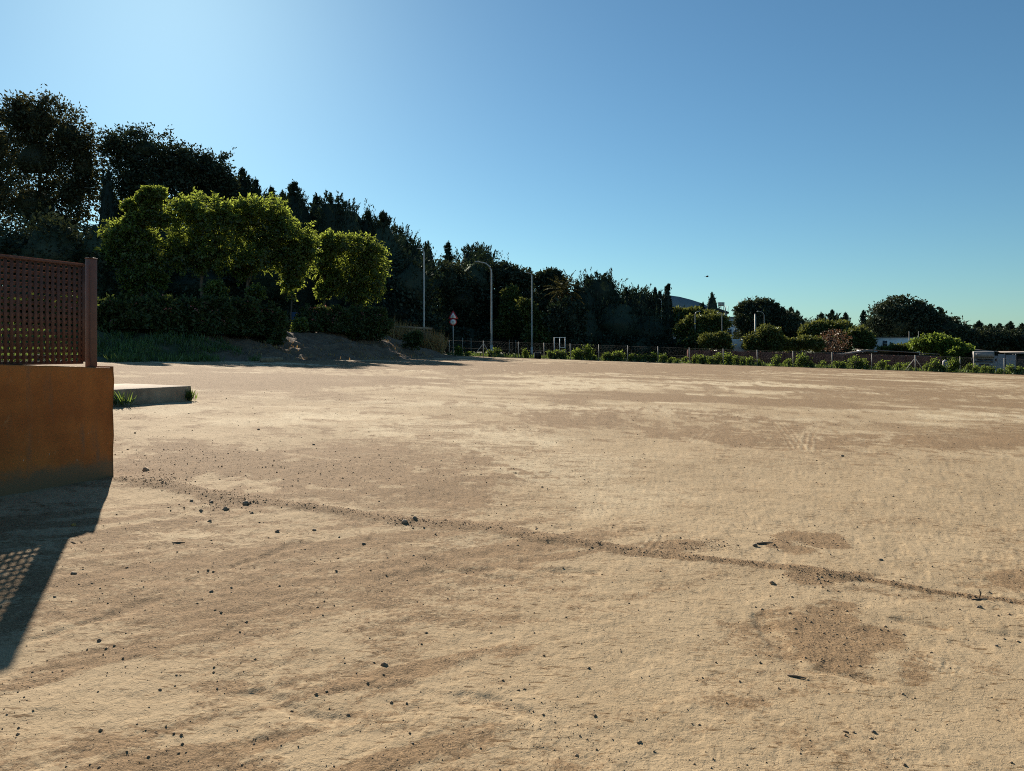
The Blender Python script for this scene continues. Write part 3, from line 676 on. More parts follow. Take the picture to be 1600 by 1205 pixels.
for lab, lobes, D, rp, mt in (('dark bushy tree between the last round young tree and the nearest street lamp', [(615,440,35,45),(645,450,40,50),(625,495,50,30)], 98, 630, 'conifer'),
        ('grey-green leafy tree behind the road signs, below the tiered fir', [(680,450,32,35),(700,440,30,35),(720,470,35,35),(690,500,45,28)], 116, 700, 'euc2'),
        ('dark bushy tree behind the pole of the second street lamp', [(745,440,36,40),(765,480,36,40),(740,505,36,26)], 121, 755, 'conifer'),
        ('rounded dark tree on the skyline just right of the second street lamp', [(782,428,20,16),(805,435,24,18),(795,465,32,30),(815,480,28,30)], 118, 798, 'euc2'),
        ('umbrella-topped tree on the skyline left of the palm', [(848,437,16,13),(862,432,14,13),(872,442,12,12),(850,462,28,22),(868,480,26,26)], 122, 856, 'euc2'),
        ('lit green shrub-like tree in front of the dark grove between second and third lamp', [(798,462,12,14),(800,490,16,20),(812,505,14,16),(790,512,16,14)], 109, 800, 'bushg'),
        ('lit green shrub-like tree right beside the third lamp pole', [(822,482,10,12),(832,495,10,12),(850,505,18,15),(868,507,14,12),(845,525,24,14)], 104, 845, 'bushg'),
        ('dark undergrowth tree behind the white gate frame', [(872,505,20,22),(892,498,20,26),(880,525,30,16)], 103, 880, 'conifer')):
    broadleaf('leafy_tree', lab, lobes, D, M[mt], rp, leaf=.45, core=.7, per=34, clump=.2)
conifer('cypress_tree', 'small stubby cypress poking above the skyline at the third lamp pole', 828, 421, 9, 124, 'column', M['conifer2'])
CON2 = [(902,440,20,112,'cone','spiky conifer at the left edge of the dark central grove, beside the palm'),
 (918,431,24,110,'cone','pointed left conifer of the three tallest in the central dark grove'),
 (935,429,30,111,'broad','broad middle conifer of the three tallest in the central dark grove'),
 (953,432,24,112,'cone','pointed right conifer of the three tallest in the central dark grove'),
 (978,450,20,113,'cone','conifer with one upswept spike on the right slope of the central grove'),
 (998,452,32,112,'broad','low rounded conifer at the right end of the central dark grove'),
 (1019,460,22,113,'broad','small spreading conifer left of the two dark cypresses'),
 (965,470,40,108,'broad','low dark conifer in front of the central grove, middle of its foot'),
 (905,480,40,106,'broad','low dark conifer in front of the central grove, below the palm'),
 (1010,490,38,108,'broad','low dark conifer in front of the central grove, nearest the sports hall')]
for (px, top, hw, D, st, lab) in CON2: conifer('conifer_tree', lab, px, top, hw * 1.5, D + 9, st, leaf=.5)
for (px, top, hw, D, lab) in ((1024,452,5,118,'very thin dark cypress spire left of the two blunt cypresses'), (1031,457,7,119,'small dark blunt cypress left of the stouter one'), (1042,446,12,119,'stout dark cypress immediately left of the blue-grey hall roof'),
        (1113,458,15,165,'twin-topped dark cypress standing against the hall and its railing'), (1349,487,8,150,'lone slim cypress on the skyline left of the big round tree'), (1097,474,12,168,'low dark cypress clump on the hall roof line')):
    conifer('cypress_tree', lab, px, top, hw, D, 'column', M['conifer2'], leaf=.55, dens=1.3)
for (px, top, hw, D, lab) in ((1236,482,15,140,'pointed conifer rising right behind the round flat-topped tree'), (1246,487,14,142,'second pointed conifer pressed to the right of the one behind the round tree'),
        (1283,490,15,150,'left conifer of the trio over the reddish bare tree'), (1300,486,20,150,'middle and tallest conifer of the trio over the reddish bare tree'), (1321,490,13,150,'right conifer of the trio over the reddish bare tree'),
        (1455,479,14,130,'spiky conifer right behind the big round tree by the white house'), (1470,483,16,132,'conifer to the right of the spiky one by the big round tree'), (1487,498,16,134,'small conifer at the right foot of the big round tree'),
        (1530,503,16,150,'leftmost conifer of the dark row above the camper van'), (1547,508,15,150,'second conifer of the dark row above the camper van'), (1562,507,15,152,'third conifer of the dark row, above the metal sheets'), (1579,504,17,150,'tallest pointed conifer of the dark row near the right edge'), (1597,507,15,150,'conifer cut by the right edge of the photo in the dark row'), (1618,503,18,150,'conifer just outside the right end of the dark row')):
    conifer('conifer_tree', lab, px, top, hw * 1.35, D, 'cone', leaf=.55, dens=1.5)
for lab, lobes, D, rp, mt, lf in (
        ('round flat-topped tree with see-through edge, behind the thick utility pole', [(1170,485,16,12),(1190,480,22,10),(1205,490,16,14),(1162,503,12,14),(1185,505,28,20),(1215,510,22,18),(1180,530,30,18)], 128, 1188, 'euc2', .45),
        ('dark rounded tree on the right slope of the round flat-topped tree', [(1222,500,20,14),(1235,515,20,16),(1225,530,26,16)], 130, 1228, 'euc2', .45),
        ('big round tree with spreading crown behind the white house', [(1385,495,24,20),(1410,483,26,17),(1432,490,22,18),(1400,512,36,22),(1440,512,36,24),(1375,515,20,18),(1470,515,30,22),(1420,535,60,18)], 128, 1415, 'euc2', .45),
        ('dark tree to the right of the big round tree, above the vines', [(1480,515,20,18),(1500,525,18,16),(1490,540,28,14)], 132, 1488, 'euc2', .45),
        ('low dark hedge-like tree under the right row of conifers', [(1530,530,22,14),(1560,530,24,14),(1595,530,24,14),(1625,530,24,14),(1510,540,20,10)], 146, 1570, 'euc2', .5),
        ('lit bushy tree in front of the blue-grey hall, under the curved roof', [(1075,515,16,14),(1095,508,18,14),(1118,505,16,14),(1085,530,22,14),(1110,525,20,14)], 108, 1095, 'bushg', .4),
        ('pale green tree canopy running below the hall roof', [(1060,493,16,9),(1085,492,18,8),(1108,495,18,8),(1070,508,26,12)], 120, 1083, 'bushg', .45),
        ('rounded yellow-green bush left of the white van', [(1108,533,16,10),(1124,530,14,10),(1130,541,12,8)], 99, 1125, 'bushg', .3),
        ('rounded green tree in front of the utility pole, right of the white van', [(1178,533,13,10),(1200,520,16,11),(1210,534,16,12),(1180,541,18,9),(1200,541,20,9)], 99, 1195, 'bushg', .3),
        ('green hedge clump between the round green tree and the reddish bare tree', [(1235,537,14,8),(1255,536,15,9),(1275,538,14,9)], 100, 1255, 'bushg', .3),
        ('yellowish green tall hedge below the conifer trio', [(1268,518,16,11),(1290,512,18,11),(1312,516,18,11),(1335,524,18,12),(1350,530,16,12)], 116, 1310, 'bushg', .4),
        ('clipped dark green tree beside the left wall of the white house', [(1330,528,14,14),(1345,525,14,13),(1352,535,12,12)], 112, 1342, 'bushg', .35),
        ('leafy climber heaped over the shed roof end, beside the white house', [(1440,538,16,8),(1460,533,18,9),(1480,540,18,9),(1500,546,16,9),(1470,549,24,8)], 100, 1468, 'vine', .3),
        ('leafy vine canopy left of the camper van, right of the shed', [(1495,553,14,9),(1512,552,12,10),(1518,562,10,9),(1500,565,16,8)], 96, 1508, 'vine', .28),
        ('green plants along the foot of the white house', [(1385,546,10,4),(1400,544,10,5),(1418,543,11,6)], 108, 1402, 'bushg', .3)):
    broadleaf('leafy_tree' if 'hedge' not in lab and 'bush' not in lab and 'climber' not in lab and 'plants' not in lab and 'canopy left' not in lab else 'leafy_bush', lab, lobes, D, M[mt], rp, leaf=lf, core=.6, per=34, clump=.2)
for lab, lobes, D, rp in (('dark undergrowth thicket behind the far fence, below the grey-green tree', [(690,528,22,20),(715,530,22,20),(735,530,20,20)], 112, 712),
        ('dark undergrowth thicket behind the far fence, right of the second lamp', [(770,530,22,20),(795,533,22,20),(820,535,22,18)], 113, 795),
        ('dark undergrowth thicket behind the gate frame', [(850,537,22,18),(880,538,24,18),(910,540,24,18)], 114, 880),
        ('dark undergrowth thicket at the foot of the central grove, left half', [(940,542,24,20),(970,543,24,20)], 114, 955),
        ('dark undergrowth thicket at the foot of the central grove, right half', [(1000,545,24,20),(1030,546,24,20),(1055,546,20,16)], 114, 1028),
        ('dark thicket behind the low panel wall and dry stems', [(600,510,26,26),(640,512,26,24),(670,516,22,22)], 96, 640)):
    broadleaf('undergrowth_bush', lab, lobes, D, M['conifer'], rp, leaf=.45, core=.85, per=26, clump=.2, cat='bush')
# reddish, nearly bare tree
def bare_tree(px, py_top, D, label):
    rng = np.random.default_rng(77); X = (px - CX) / F * D; zb = float(gz(X, D)); root = thing('bare_tree', label, 'tree', (X, D, zb))
    H = at(px, py_top, D).z - zb; b = MB()
    def grow(p, d, ln, r, k):
        e = p + d * ln; b.tube([p, p.lerp(e, .5) + Vector(rng.normal(0, ln * .05, 3)), e], [r, r * .8, r * .6], 4, False)
        if k:
            for _ in range(3 if k > 1 else 4):
                grow(e, (d + Vector(rng.normal(0, .55, 3)) + Vector((0, 0, .15))).normalized(), ln * .72, r * .55, k - 1)
    grow(Vector((0, 0, 0)), Vector((0, 0, 1)), H * .3, .13, 4)
    b.build('trunk', M['bark'], root)
    n = 900; P = unit(rng.normal(size=(n, 3))) * np.array([H * .42, H * .42, H * .34]) * rng.uniform(.5, 1, (n, 1)) + np.array([0, 0, H * .64])
    V, Q = leaves(P, rng.normal(size=(n, 3)), .28, .12, rng); mesh_np('crown', V, Q, None, M['redbush'], root)
bare_tree(1303, 511, 101, 'reddish nearly bare tree with twiggy crown behind the brick wall')

# palm
def palm():
    D = 106; px, py = 881, 457; c = at(px, py, D); zb = float(gz(c.x, D)); H = c.z - zb
    root = thing('palm_tree', 'date palm with drooping fronds and orange fruit stalks left of the central grove', 'tree', (c.x, D, zb)); rng = np.random.default_rng(5)
    b = MB(); b.tube([(0, 0, -.1), (.05, 0, H * .5), (0, 0, H)], [.36, .3, .34], 9); b.build('trunk', M['bark'], root, True)
    for k in range(34):
        a = k * 2.4; el = math.radians(75 - 125 * (k / 33) ** 1.1); ln = 3.7 * rng.uniform(.85, 1.1); p = np.array([0, 0, H]); P, Dv, S_ = [], [], []
        pts = []
        d = np.array([math.cos(a) * math.cos(el), math.sin(a) * math.cos(el), math.sin(el)])
        for i in range(12):
            pts.append(p.copy()); p = p + d * ln / 12; d = unit(d + np.array([0, 0, -.11]))
        for i in range(1, 12):
            t = unit(pts[i] - pts[i - 1]); sd = unit(np.cross(t, [0, 0, 1]))
            for sg in (-1, 1):
                for _ in range(2):
                    P.append(pts[i - 1] + (pts[i] - pts[i - 1]) * rng.random()); Dv.append(t * .7 + sd * sg + np.array([0, 0, -.35])); S_.append(.62 * math.sin(math.pi * (i + 1.5) / 14))
        V, Q = leaves(np.array(P), np.array(Dv), np.array(S_) * 1.15, .17, rng); tb = MB(); tb.add(V, Q); tb.tube([tuple(q) for q in pts[::3]], [.04, .035, .02, .01], 4)
        tb.build('frond', M['palm'], root)
    for k in range(7):
        a = k * .9 + 3.6; p = np.array([math.cos(a) * .5, math.sin(a) * .5, H - .1]); n = 40
        P = p + np.stack([math.cos(a) * np.linspace(0, .5, n), math.sin(a) * np.linspace(0, .5, n), -np.linspace(-.2, .9, n)], 1) + rng.normal(0, .1, (n, 3))
        V, Q = leaves(P, rng.normal(size=(n, 3)) + [0, 0, -1], .3, .09, rng); tag(mesh_np('fruit_stalk', V, Q, None, M['dates'], root), kind='stuff')
palm()

# ------------------------------------------------------------------ young roadside trees and oleanders on the bank
YT = [([(204,374,32,26),(232,386,21,26),(188,392,22,20),(216,412,32,22),(226,440,26,16),(232,334,7,9),(240,318,8,8),(247,303,8,6),(233,300,7,5),(222,313,5,5),(203,322,4,5),(218,346,12,9),(250,342,9,8),(204,350,8,8),(190,360,9,9)], 62, 222, .13, 'loose sprawling young tree with spindly top, leftmost on the bank'),
      ([(288,334,26,20),(322,328,30,18),(350,340,18,18),(300,366,38,28),(340,372,30,26),(292,396,26,18),(330,404,24,18)], 64, 314, .20, 'round-headed young tree second from the left on the bank'),
      ([(382,336,20,20),(410,330,28,18),(432,350,16,20),(390,366,28,22),(424,380,20,24),(398,402,28,18),(376,420,14,14)], 66, 388, .20, 'round-headed young tree with stout forked trunk, third on the bank'),
      ([(456,374,24,22),(478,390,14,22),(444,400,18,18),(462,412,18,22),(456,440,13,16)], 67, 456, .09, 'slim young tree on a thin bare trunk in the gap between the hedges'),
      ([(502,390,18,16),(520,384,18,16),(505,412,18,20),(520,436,14,16),(508,454,10,10)], 72, 510, .14, 'slanting young tree with lit foliage, left neighbour of the boxy round tree'),
      ([(548,386,28,15),(574,394,24,18),(558,418,32,30),(584,422,17,38),(545,440,26,24),(570,452,22,20)], 74, 552, .20, 'dense boxy young tree, rightmost on the bank')]
for lobes, D, rp, tr, lab in YT:
    broadleaf('young_tree', lab, lobes, D, M['young'], rp, leaf=.27, core=.34, per=34, clump=.10, dens=.25, sprig=.85, sprig_up=.35, trunk_r=tr, group='young roadside trees on the bank', droop=.35)
OL = [(-40,486,30,34,42,'first'),(5,487,28,32,42,'second'),(48,487,28,32,43,'third'),(90,488,28,32,43.5,'fourth'),(128,490,24,30,44,'fifth'),(165,490,26,30,45,'sixth'),(205,488,28,32,46,'seventh'),(248,486,28,32,47.5,'eighth'),(292,490,27,32,49,'ninth'),(335,488,28,30,50.5,'tenth'),(378,490,27,32,52,'eleventh'),(415,497,24,30,53.5,'twelfth')]
for px, py, rx, ry, D, w in OL:
    broadleaf('oleander_bush', 'dark oleander bush in the left hedge on the bank, %s from the left end' % w, [(px, py + 6, rx, ry * .8), (px + 4, py + 22, rx, ry * .6), (px - rx * .45, py - 3, rx * .6, ry * .5), (px + rx * .4, py - 1, rx * .6, ry * .55)], D, M['hedge'], px, leaf=.24, core=.75, per=34, clump=.13, dens=.5, sprig=.35, sprig_up=.7, cat='bush', group='oleander bushes along the bank', flowers=5)
for px, py, rx, ry, D, lab in ((488,502,22,24,63,'lit oleander bush right of the thin bare trunk, left end of the right hedge'), (520,503,24,28,64,'dark oleander bush in the middle of the right hedge, below the slanting tree'), (552,506,22,28,66,'dark oleander bush below the boxy round tree'), (583,505,23,26,67,'dark oleander bush at the right end of the right hedge beside the low wall')):
    broadleaf('oleander_bush', lab, [(px, py + 4, rx, ry * .8), (px - rx * .4, py - 8, rx * .6, ry * .55), (px + rx * .4, py - 6, rx * .6, ry * .6)], D, M['hedge'], px, leaf=.24, core=.75, per=34, clump=.13, dens=.5, sprig=.35, sprig_up=.7, cat='bush', group='oleander bushes along the bank', flowers=6)
for px, py, r, D, lab in ((335,455,14,60,'small lit leafy shoot between the second and third young trees, above the hedge'), (398,460,12,61,'small lit leafy shoot beside the stout forked trunk, above the hedge'), (645,532,13,70,'small dark shrub growing in front of the low panel wall'), (430,520,9,58,'small lit shrub at the end of the left hedge'), (468,510,10,61,'small lit shrub just right of the thin bare trunk')):
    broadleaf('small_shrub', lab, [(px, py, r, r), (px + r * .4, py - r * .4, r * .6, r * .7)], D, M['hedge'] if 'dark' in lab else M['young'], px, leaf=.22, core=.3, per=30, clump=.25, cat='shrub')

# ------------------------------------------------------------------ grass and dry stems (uncountable)
def blades(name, pts, hgt, wid, mat, rng, lean=.35):
    n = len(pts); P = np.array(pts); D = np.array([0, 0, 1]) + rng.normal(0, lean, (n, 3)); h = hgt * rng.uniform(.5, 1.4, n)
    V, Q = leaves(P, D, h, wid, rng); o = mesh_np(name, V, Q, None, mat); tag(o, kind='stuff'); return o
rng = np.random.default_rng(11)
def on_bank(n, s0, s1, t0, t1, rng, thr=0.0):
    out = []
    while len(out) < n:
        s = rng.uniform(s0, s1); t = rng.uniform(t0, t1)
        x = np.interp(s, foot_s, [p.x for p in FOOT]) - .8 * t; y = np.interp(s, foot_s, [p.y for p in FOOT]) + .6 * t
        if vn(np.array(x * .9), np.array(y * .9), 3) < thr: continue
        out.append((x, y, float(gz(x, y) + bank_h(np.array(s), np.array(t), np.array(x), np.array(y)))))
    return out
tag(blades('bank_grass', on_bank(9500, foot_s[0], foot_s[4] - 2, 0.1, 6.5, rng, .30), .42, .05, M['grass'], rng), 'green grass and weeds growing on the bank below the left hedge', 'grass')
tag(blades('dry_grass', on_bank(700, foot_s[4] - 2, foot_s[6], 0.2, 5, rng, .5), .3, .04, M['dry'], rng), 'sparse dry grass on the bare earth slope', 'dry grass')
pts = []
for k_ in range(1900):
    px = rng.uniform(604, 692); d = rng.uniform(80.0, 83.5) if k_ % 5 else rng.uniform(77.2, 78.6); p = at(px, 522, d); pts.append((p.x, p.y, bank_z(p.x, p.y)))
tag(blades('dry_stems', pts, 2.0, .07, M['dry'], rng, .22), 'tall orange-brown dry stems behind the low panel wall', 'dry grass')
pts = []
for _ in range(4200):
    px = rng.uniform(700, 1640); d = rng.uniform(FENCE_Y - .3, FENCE_Y + 2.6); x = (px - CX) / F * d; pts.append((x, d, float(gz(x, d)) - .03))
tag(blades('fence_weeds', pts, .45, .09, M['grass'], rng), 'strip of low green weeds along the foot of the wire fence', 'weeds')

# ------------------------------------------------------------------ ochre wall and lattice fence at the left
WA = gp(176, 745); WB = gp(0, 775); wd = Vector((WB.x - WA.x, WB.y - WA.y, 0)); wlen = wd.length; wd.normalize()   # from the visible corner back past the frame edge
wn_ = Vector((wd.y, -wd.x, 0))
if wn_.x > 0: wn_ = -wn_                                       # points away from the camera side
ZT0 = EH - (575 - HY) / F * WA.y; ZT1 = EH - (569.5 - HY) / F * WB.y; WSL = (ZT1 - ZT0) / wlen
WLEN = 6.5; WTH = 0.26
rzw = math.atan2(wd.y, wd.x)
wall = thing('boundary_wall', 'low ochre painted wall with brown lattice fence on top, at the left edge', 'wall', (WA.x, WA.y, float(gz(WA.x, WA.y))), rzw)
sgn = 1 if (Vector((-wd.y, wd.x, 0)) - wn_).length < .1 else -1      # which local y side is the back
def wpos(u, v, z): return (u, v * sgn, z)
zg = float(gz(WA.x, WA.y))
nu = 60; V = []; Q = []; lv = [-.4, 0, .15, .3, .45, .6, .75, .9, 1.05, 1.15, None]; nl = len(lv)
us = np.concatenate([[0], np.linspace(.03, WLEN, nu - 1)]); wr = np.random.default_rng(4); ej = wr.normal(0, .0035, nl); ej[6] -= -.012; ej[4] -= -.006
for k_, u in enumerate(us):
    zt = ZT0 + WSL * u - zg + wr.normal(0, .0022)
    for side in (0, 1):
        for m in (range(nl) if side == 0 else range(nl - 1, -1, -1)):
            V.append(wpos(u + (ej[m] if k_ == 0 else 0), WTH * side + wr.normal(0, .0012), zt if lv[m] is None else lv[m]))
nr_ = 2 * nl
for i in range(nu - 1):
    for k in range(nr_ - 1): Q.append([i * nr_ + k, i * nr_ + k + 1, (i + 1) * nr_ + k + 1, (i + 1) * nr_ + k])
for k in range(nl - 1):
    Q.append([k, nr_ - 1 - k, nr_ - 2 - k, k + 1][::-1]); b0 = (nu - 1) * nr_; Q.append([b0 + k, b0 + nr_ - 1 - k, b0 + nr_ - 2 - k, b0 + k + 1])
if sgn < 0: Q = [q[::-1] for q in Q]
wm = mesh_np('wall', V, Q, None, M['ochre'], wall)
bevel(wm, .014, 2)
fence_l = thing('lattice_fence', 'brown square-hole lattice fence with a square end post on the ochre wall', 'fence', (WA.x, WA.y, zg), rzw)
def u_of_px(px, v=.13):
    k = (px - CX) / F; bx_, by_ = WA.x + wn_.x * v, WA.y + wn_.y * v; return (k * by_ - bx_) / (wd.x - k * wd.y)
u_post = u_of_px(142.5); u_pan0 = u_of_px(131)
pz0 = ZT0 + WSL * u_post - zg - .01; yp = WA.y + wn_.y * .13 + wd.y * u_post; pz1 = EH + (HY - 405) / F * yp - zg
pb = MB(); pb.box(wpos(u_post, WTH * .5, (pz0 + pz1) / 2), (.085, .085, pz1 - pz0)); bevel(pb.build('post', M['brownsteel'], fence_l), .008, 2)
pb = MB(); pb.box(wpos(u_post, WTH * .5, pz1 + .006), (.092, .092, .012)); bevel(pb.build('post_cap', M['brownsteel'], fence_l), .004, 1)
ypan = WA.y + wn_.y * .13 + wd.y * u_pan0; ptop = EH + (HY - 416) / F * ypan - zg; pbot = EH + (HY - 566) / F * ypan - zg
PITCH = (ptop - pbot) / 17.0; SW = PITCH * .58; SV = PITCH * .53
shared = {}
def strip(key, name, size, loc, rz=0):
    if key not in shared:
        b = MB(); b.box((0, 0, 0), size); o = b.build(name, M['lattice'], fence_l); shared[key] = o.data
    else:
        o = bpy.data.objects.new(name, shared[key]); COL.objects.link(o); o.parent = fence_l
    o.location = loc; return o
PL = 6.0; nv = int(PL / PITCH)
for k in range(nv):
    u = u_pan0 + .02 + PITCH * (k + .5)
    if u > WLEN: break
    strip('v', 'upright_slat', (SV, .005, ptop - pbot), wpos(u, WTH * .5 - .0027, (ptop + pbot) / 2 + WSL * u * .0))
for k in range(18):
    z = pbot + PITCH * k + (SW / 2 if k == 0 else (-SW / 2 if k == 17 else 0)) * .0
    strip('h', 'cross_slat', (WLEN - u_pan0 - .01, .005, SW), wpos((u_pan0 + WLEN) / 2, WTH * .5 + .0027, z))
rb = MB(); rb.box(wpos((u_pan0 + WLEN) / 2, WTH * .5, ptop + .012), (WLEN - u_pan0, .04, .03)); rb.build('top_rail', M['lattice'], fence_l)
rb = MB(); rb.box(wpos(u_pan0 + .012, WTH * .5, (ptop + pbot) / 2), (.028, .036, ptop - pbot - .02)); rb.build('side_rail', M['lattice'], fence_l)
for uu in (u_post + 2.05, u_post + 4.1):
    pb = MB(); z0 = ZT0 + WSL * uu - zg - .01; pb.box(wpos(uu, WTH * .5 + .08, (z0 + pz1) / 2), (.1, .1, pz1 - z0)); pb.build('post', M['brownsteel'], fence_l)

# concrete slab behind the wall
A = gp(299, 627); B = gp(176, 634)
sl = thing('concrete_slab', 'low grey concrete block beyond the ochre wall with weeds at its corner', 'concrete block', (A.x, A.y, float(gz(A.x, A.y))), math.atan2(A.y - B.y, A.x - B.x))
ztop = EH - (603 - HY) / F * A.y - float(gz(A.x, A.y))
b = MB(); b.box((-2.6, 1.25, ztop / 2 - .1), (5.2, 2.5, ztop + .2)); bevel(b.build('block', M['concrete'], sl), .02, 2)
pts = []
for _ in range(150):
    t = abs(rng.normal(0, .18)); pts.append((A.x - t * 1.2 + rng.normal(0, .03) + .03, A.y - .05 + rng.normal(0, .04) - t * .1, float(gz(A.x, A.y))))
tag(blades('weed_tuft', pts, .26, .035, M['grass'], rng, .3), 'green weed tuft at the corner of the concrete block', 'weeds', kind='stuff')
pts = [(B.x + .25 + rng.normal(0, .12), B.y - .1 + rng.normal(0, .05), float(gz(B.x, B.y))) for _ in range(60)]
tag(blades('weed_tuft', pts, .3, .03, M['grass'], rng, .4), 'thin weeds between the ochre wall and the concrete block', 'weeds', kind='stuff')

# ------------------------------------------------------------------ low panel wall and blue panel on the bank
pw = thing('panel_wall', 'low rough panel wall with pale coping under dry stems by the nearest lamp', 'wall', (0, 0, 0))
for k in range(7):
    x0, x1 = 604 + k * 10, 604 + (k + 1) * 10 - 1.1
    D = 79; a, c = at(x0, 513 + k * .35 + (0, 1.2, .4, 2.2, .2, 1.6, 2.8)[k], D), at(x1, 533, D); zb_ = c.z - .5
    b = MB(); b.box(((a.x + c.x) / 2, D + .1 + (k % 2) * .03, (a.z + zb_) / 2), (c.x - a.x, .2, a.z - zb_), 0, .015); o = b.build('panel', M['joint'], pw)
b = MB(); a, c = at(602, 511, 79), at(675, 513.8, 79)
b.tube([(a.x, 79.08, a.z), ((a.x + c.x) / 2, 79.08, (a.z + c.z) / 2 + .05), (c.x, 79.08, c.z)], [.13, .12, .13], 6); b.build('coping', M['concrete'], pw)
p = at(467, 498, 66); bx = thing('blue_board', 'dark blue board standing behind the thin bare trunk on the bank', 'board', (p.x, 66, bank_z(p.x, 66)))
b = MB(); b.box((0, 0, 1.05), (1.25, .06, 1.3)); b.build('board', M['bluebox'], bx)
for sx in (-.5, .5):
    b = MB(); b.box((sx, .06, .6), (.06, .06, 1.5)); b.build('leg', M['galv'], bx)
# broken bricks at the foot of the bank
for px, py, lab in ((418,562,'broken reddish rubble block at the foot of the bank, left piece'), (432,561,'broken reddish rubble block at the foot of the bank, right piece')):
    p = gp(px, py + 3.5); b = MB(); b.box((0, 0, .12), (.7, .4, .3), .3, .05); o = b.build('rubble_block', M['clod']); o.location = (p.x, p.y, p.z); tag(o, lab, 'rubble')

# ------------------------------------------------------------------ street lamps, poles, signs
def lamp(px, base_py, top_py, D, arm_px, label, r=.085, head=True, lowz=None):
    x = (px - CX) / F * D; zb = bank_z(x, D) if lowz is None else lowz; H = at(px, top_py, D).z - zb; k = D / F; arm = arm_px * k
    root = thing('street_lamp', label, 'street lamp', (x, D, zb), 0, 'street lamps along the road')
    R = abs(arm) * .75; b = MB(); pts = [(0, 0, -.1), (0, 0, H * .3), (0, 0, H - R)]; rad = [r * 1.15, r, r * .8]
    for i in range(1, 8):
        a = math.pi / 2 * i / 7; pts.append((math.copysign(R * (1 - math.cos(a)), arm), 0, H - R + R * math.sin(a))); rad.append(r * .75 - r * .03 * i)
    pts.append((arm * .92, 0, H + .05)); rad.append(r * .5)
    b.tube(pts, rad, 8); b.build('pole', M['galv'], root, True)
    b = MB(); b.tube([(0, 0, 0), (0, 0, H * .12)], r * 1.5, 8); b.build('pole_base', M['galv'], root, True)
    if head:
        b = MB(); b.prism([(arm * .9, H + .01), (arm * .92, H + .10), (arm * 1.1, H + .11), (arm * 1.24, H + .05), (arm * 1.22, H - .0)], -.09, .09); b.build('lamp_head', M['galv'], root)
lamp(662.5, 512, 389, 83, -9, 'nearest street lamp with short curved arm, rising above the dry stems', .10)
lamp(768, 522, 410, 93, -22, 'street lamp with long curved arm right of the road signs', .11)
lamp(831, 532, 427, 100, -6, 'third street lamp, straight grey pole left of the palm', .10)
lamp(1033.5, 520, 466, 118, -8, 'thin street lamp in front of the stout dark cypress', .09)
lamp(1086, 530, 487, 106, 7, 'grey street lamp with short arm before the green canopy under the hall', .055)
lamp(1128, 530, 489, 103, -6, 'thin street lamp by the rounded yellow-green bush', .055)
lamp(1133, 500, 476, 176, -8, 'tiny lamp with hooked arm on the hall terrace', .09, lowz=at(1133, 500, 176).z)
lamp(1194, 520, 487, 118, -9, 'thin street lamp just right of the thick utility pole', .05)
def pole(px, top, D, label, r=.1, arm=False):
    x = (px - CX) / F * D; zb = float(gz(x, D)); H = at(px, top, D).z - zb
    root = thing('utility_pole', label, 'pole', (x, D, zb)); b = MB(); b.tube([(0, 0, -.1), (0, 0, H)], [r * 1.2, r * .8], 8); b.build('pole', M['postc'], root, True)
    b = MB(); b.tube([(0, 0, H), (0, 0, H + .05)], [r * .9, r * .5], 8); b.build('cap', M['galv'], root)
pole(1180, 491, 103, 'thick pale utility pole in front of the round flat-topped tree', .14)
pole(1252, 505, 118, 'thin pole in front of the yellowish green hedge, left one', .06)
pole(1273, 503, 118, 'thin pole in front of the yellowish green hedge, right one', .06)
pole(1420.5, 518, 110, 'grey pole standing in front of the white house', .045)
pole(1435, 518, 112, 'short pole at the right end of the white house', .035)
pole(1357, 528, 112, 'pale thin pole at the left corner of the white house', .05)

def signs():
    D = 84; p = at(708, 546, D); zb = bank_z(p.x, D); root = thing('road_sign', 'triangular warning sign above a round sign on one grey post beside the fence', 'road sign', (p.x, D, zb))
    zt = at(708, 494, D).z - zb; zc = at(708, 503, D).z - zb
    b = MB(); b.tube([(0, .05, -.1), (0, .05, zt + .3)], .045, 8); b.build('post', M['galv'], root, True)
    def tri(s, y0, y1, n, m, par, dz=0):
        b = MB(); h = s * .866; b.prism([(-s / 2, -h / 3 + dz), (s / 2, -h / 3 + dz), (0, h * 2 / 3 + dz)], y0, y1); return b.build(n, m, par)
    o = tri(1.12, -.02, .0, 'triangle_plate', M['signred'], root, zt)
    tri(.74, -.026, -.0205, 'white_field', M['signwhite'], o, zt - .01)
    # black figure of an animal-like warning mark: body, neck and legs
    b = MB(); b.prism([(-.17, zt - .02), (-.05, zt - .02), (.06, zt + .02), (.02, zt + .1), (-.05, zt + .08), (-.1, zt + .02)], -.03, -.0265); b.box((-.12, -.029, zt - .09), (.06, .004, .16)); b.box((.02, -.029, zt - .1), (.16, .004, .07)); b.build('black_symbol', M['signblack'], o)
    def disc(r, y0, y1, n, m, par):
        b = MB(); b.prism([(r * math.cos(a), zc - .02 + r * math.sin(a)) for a in np.linspace(0, 2 * math.pi, 25)[:-1]], y0, y1); return b.build(n, m, par)
    d = disc(.40, -.02, .0, 'round_plate', M['signred'], root); disc(.30, -.026, -.0205, 'white_disc', M['signwhite'], d)
    b = MB(); b.box((-.06, -.029, zc), (.13, .004, .05)); b.box((.09, -.029, zc), (.07, .004, .09)); b.box((-.1, -.029, zc - .06), (.05, .004, .05)); b.box((.08, -.029, zc - .07), (.05, .004, .04)); b.build('black_symbol', M['signblack'], d)
signs()

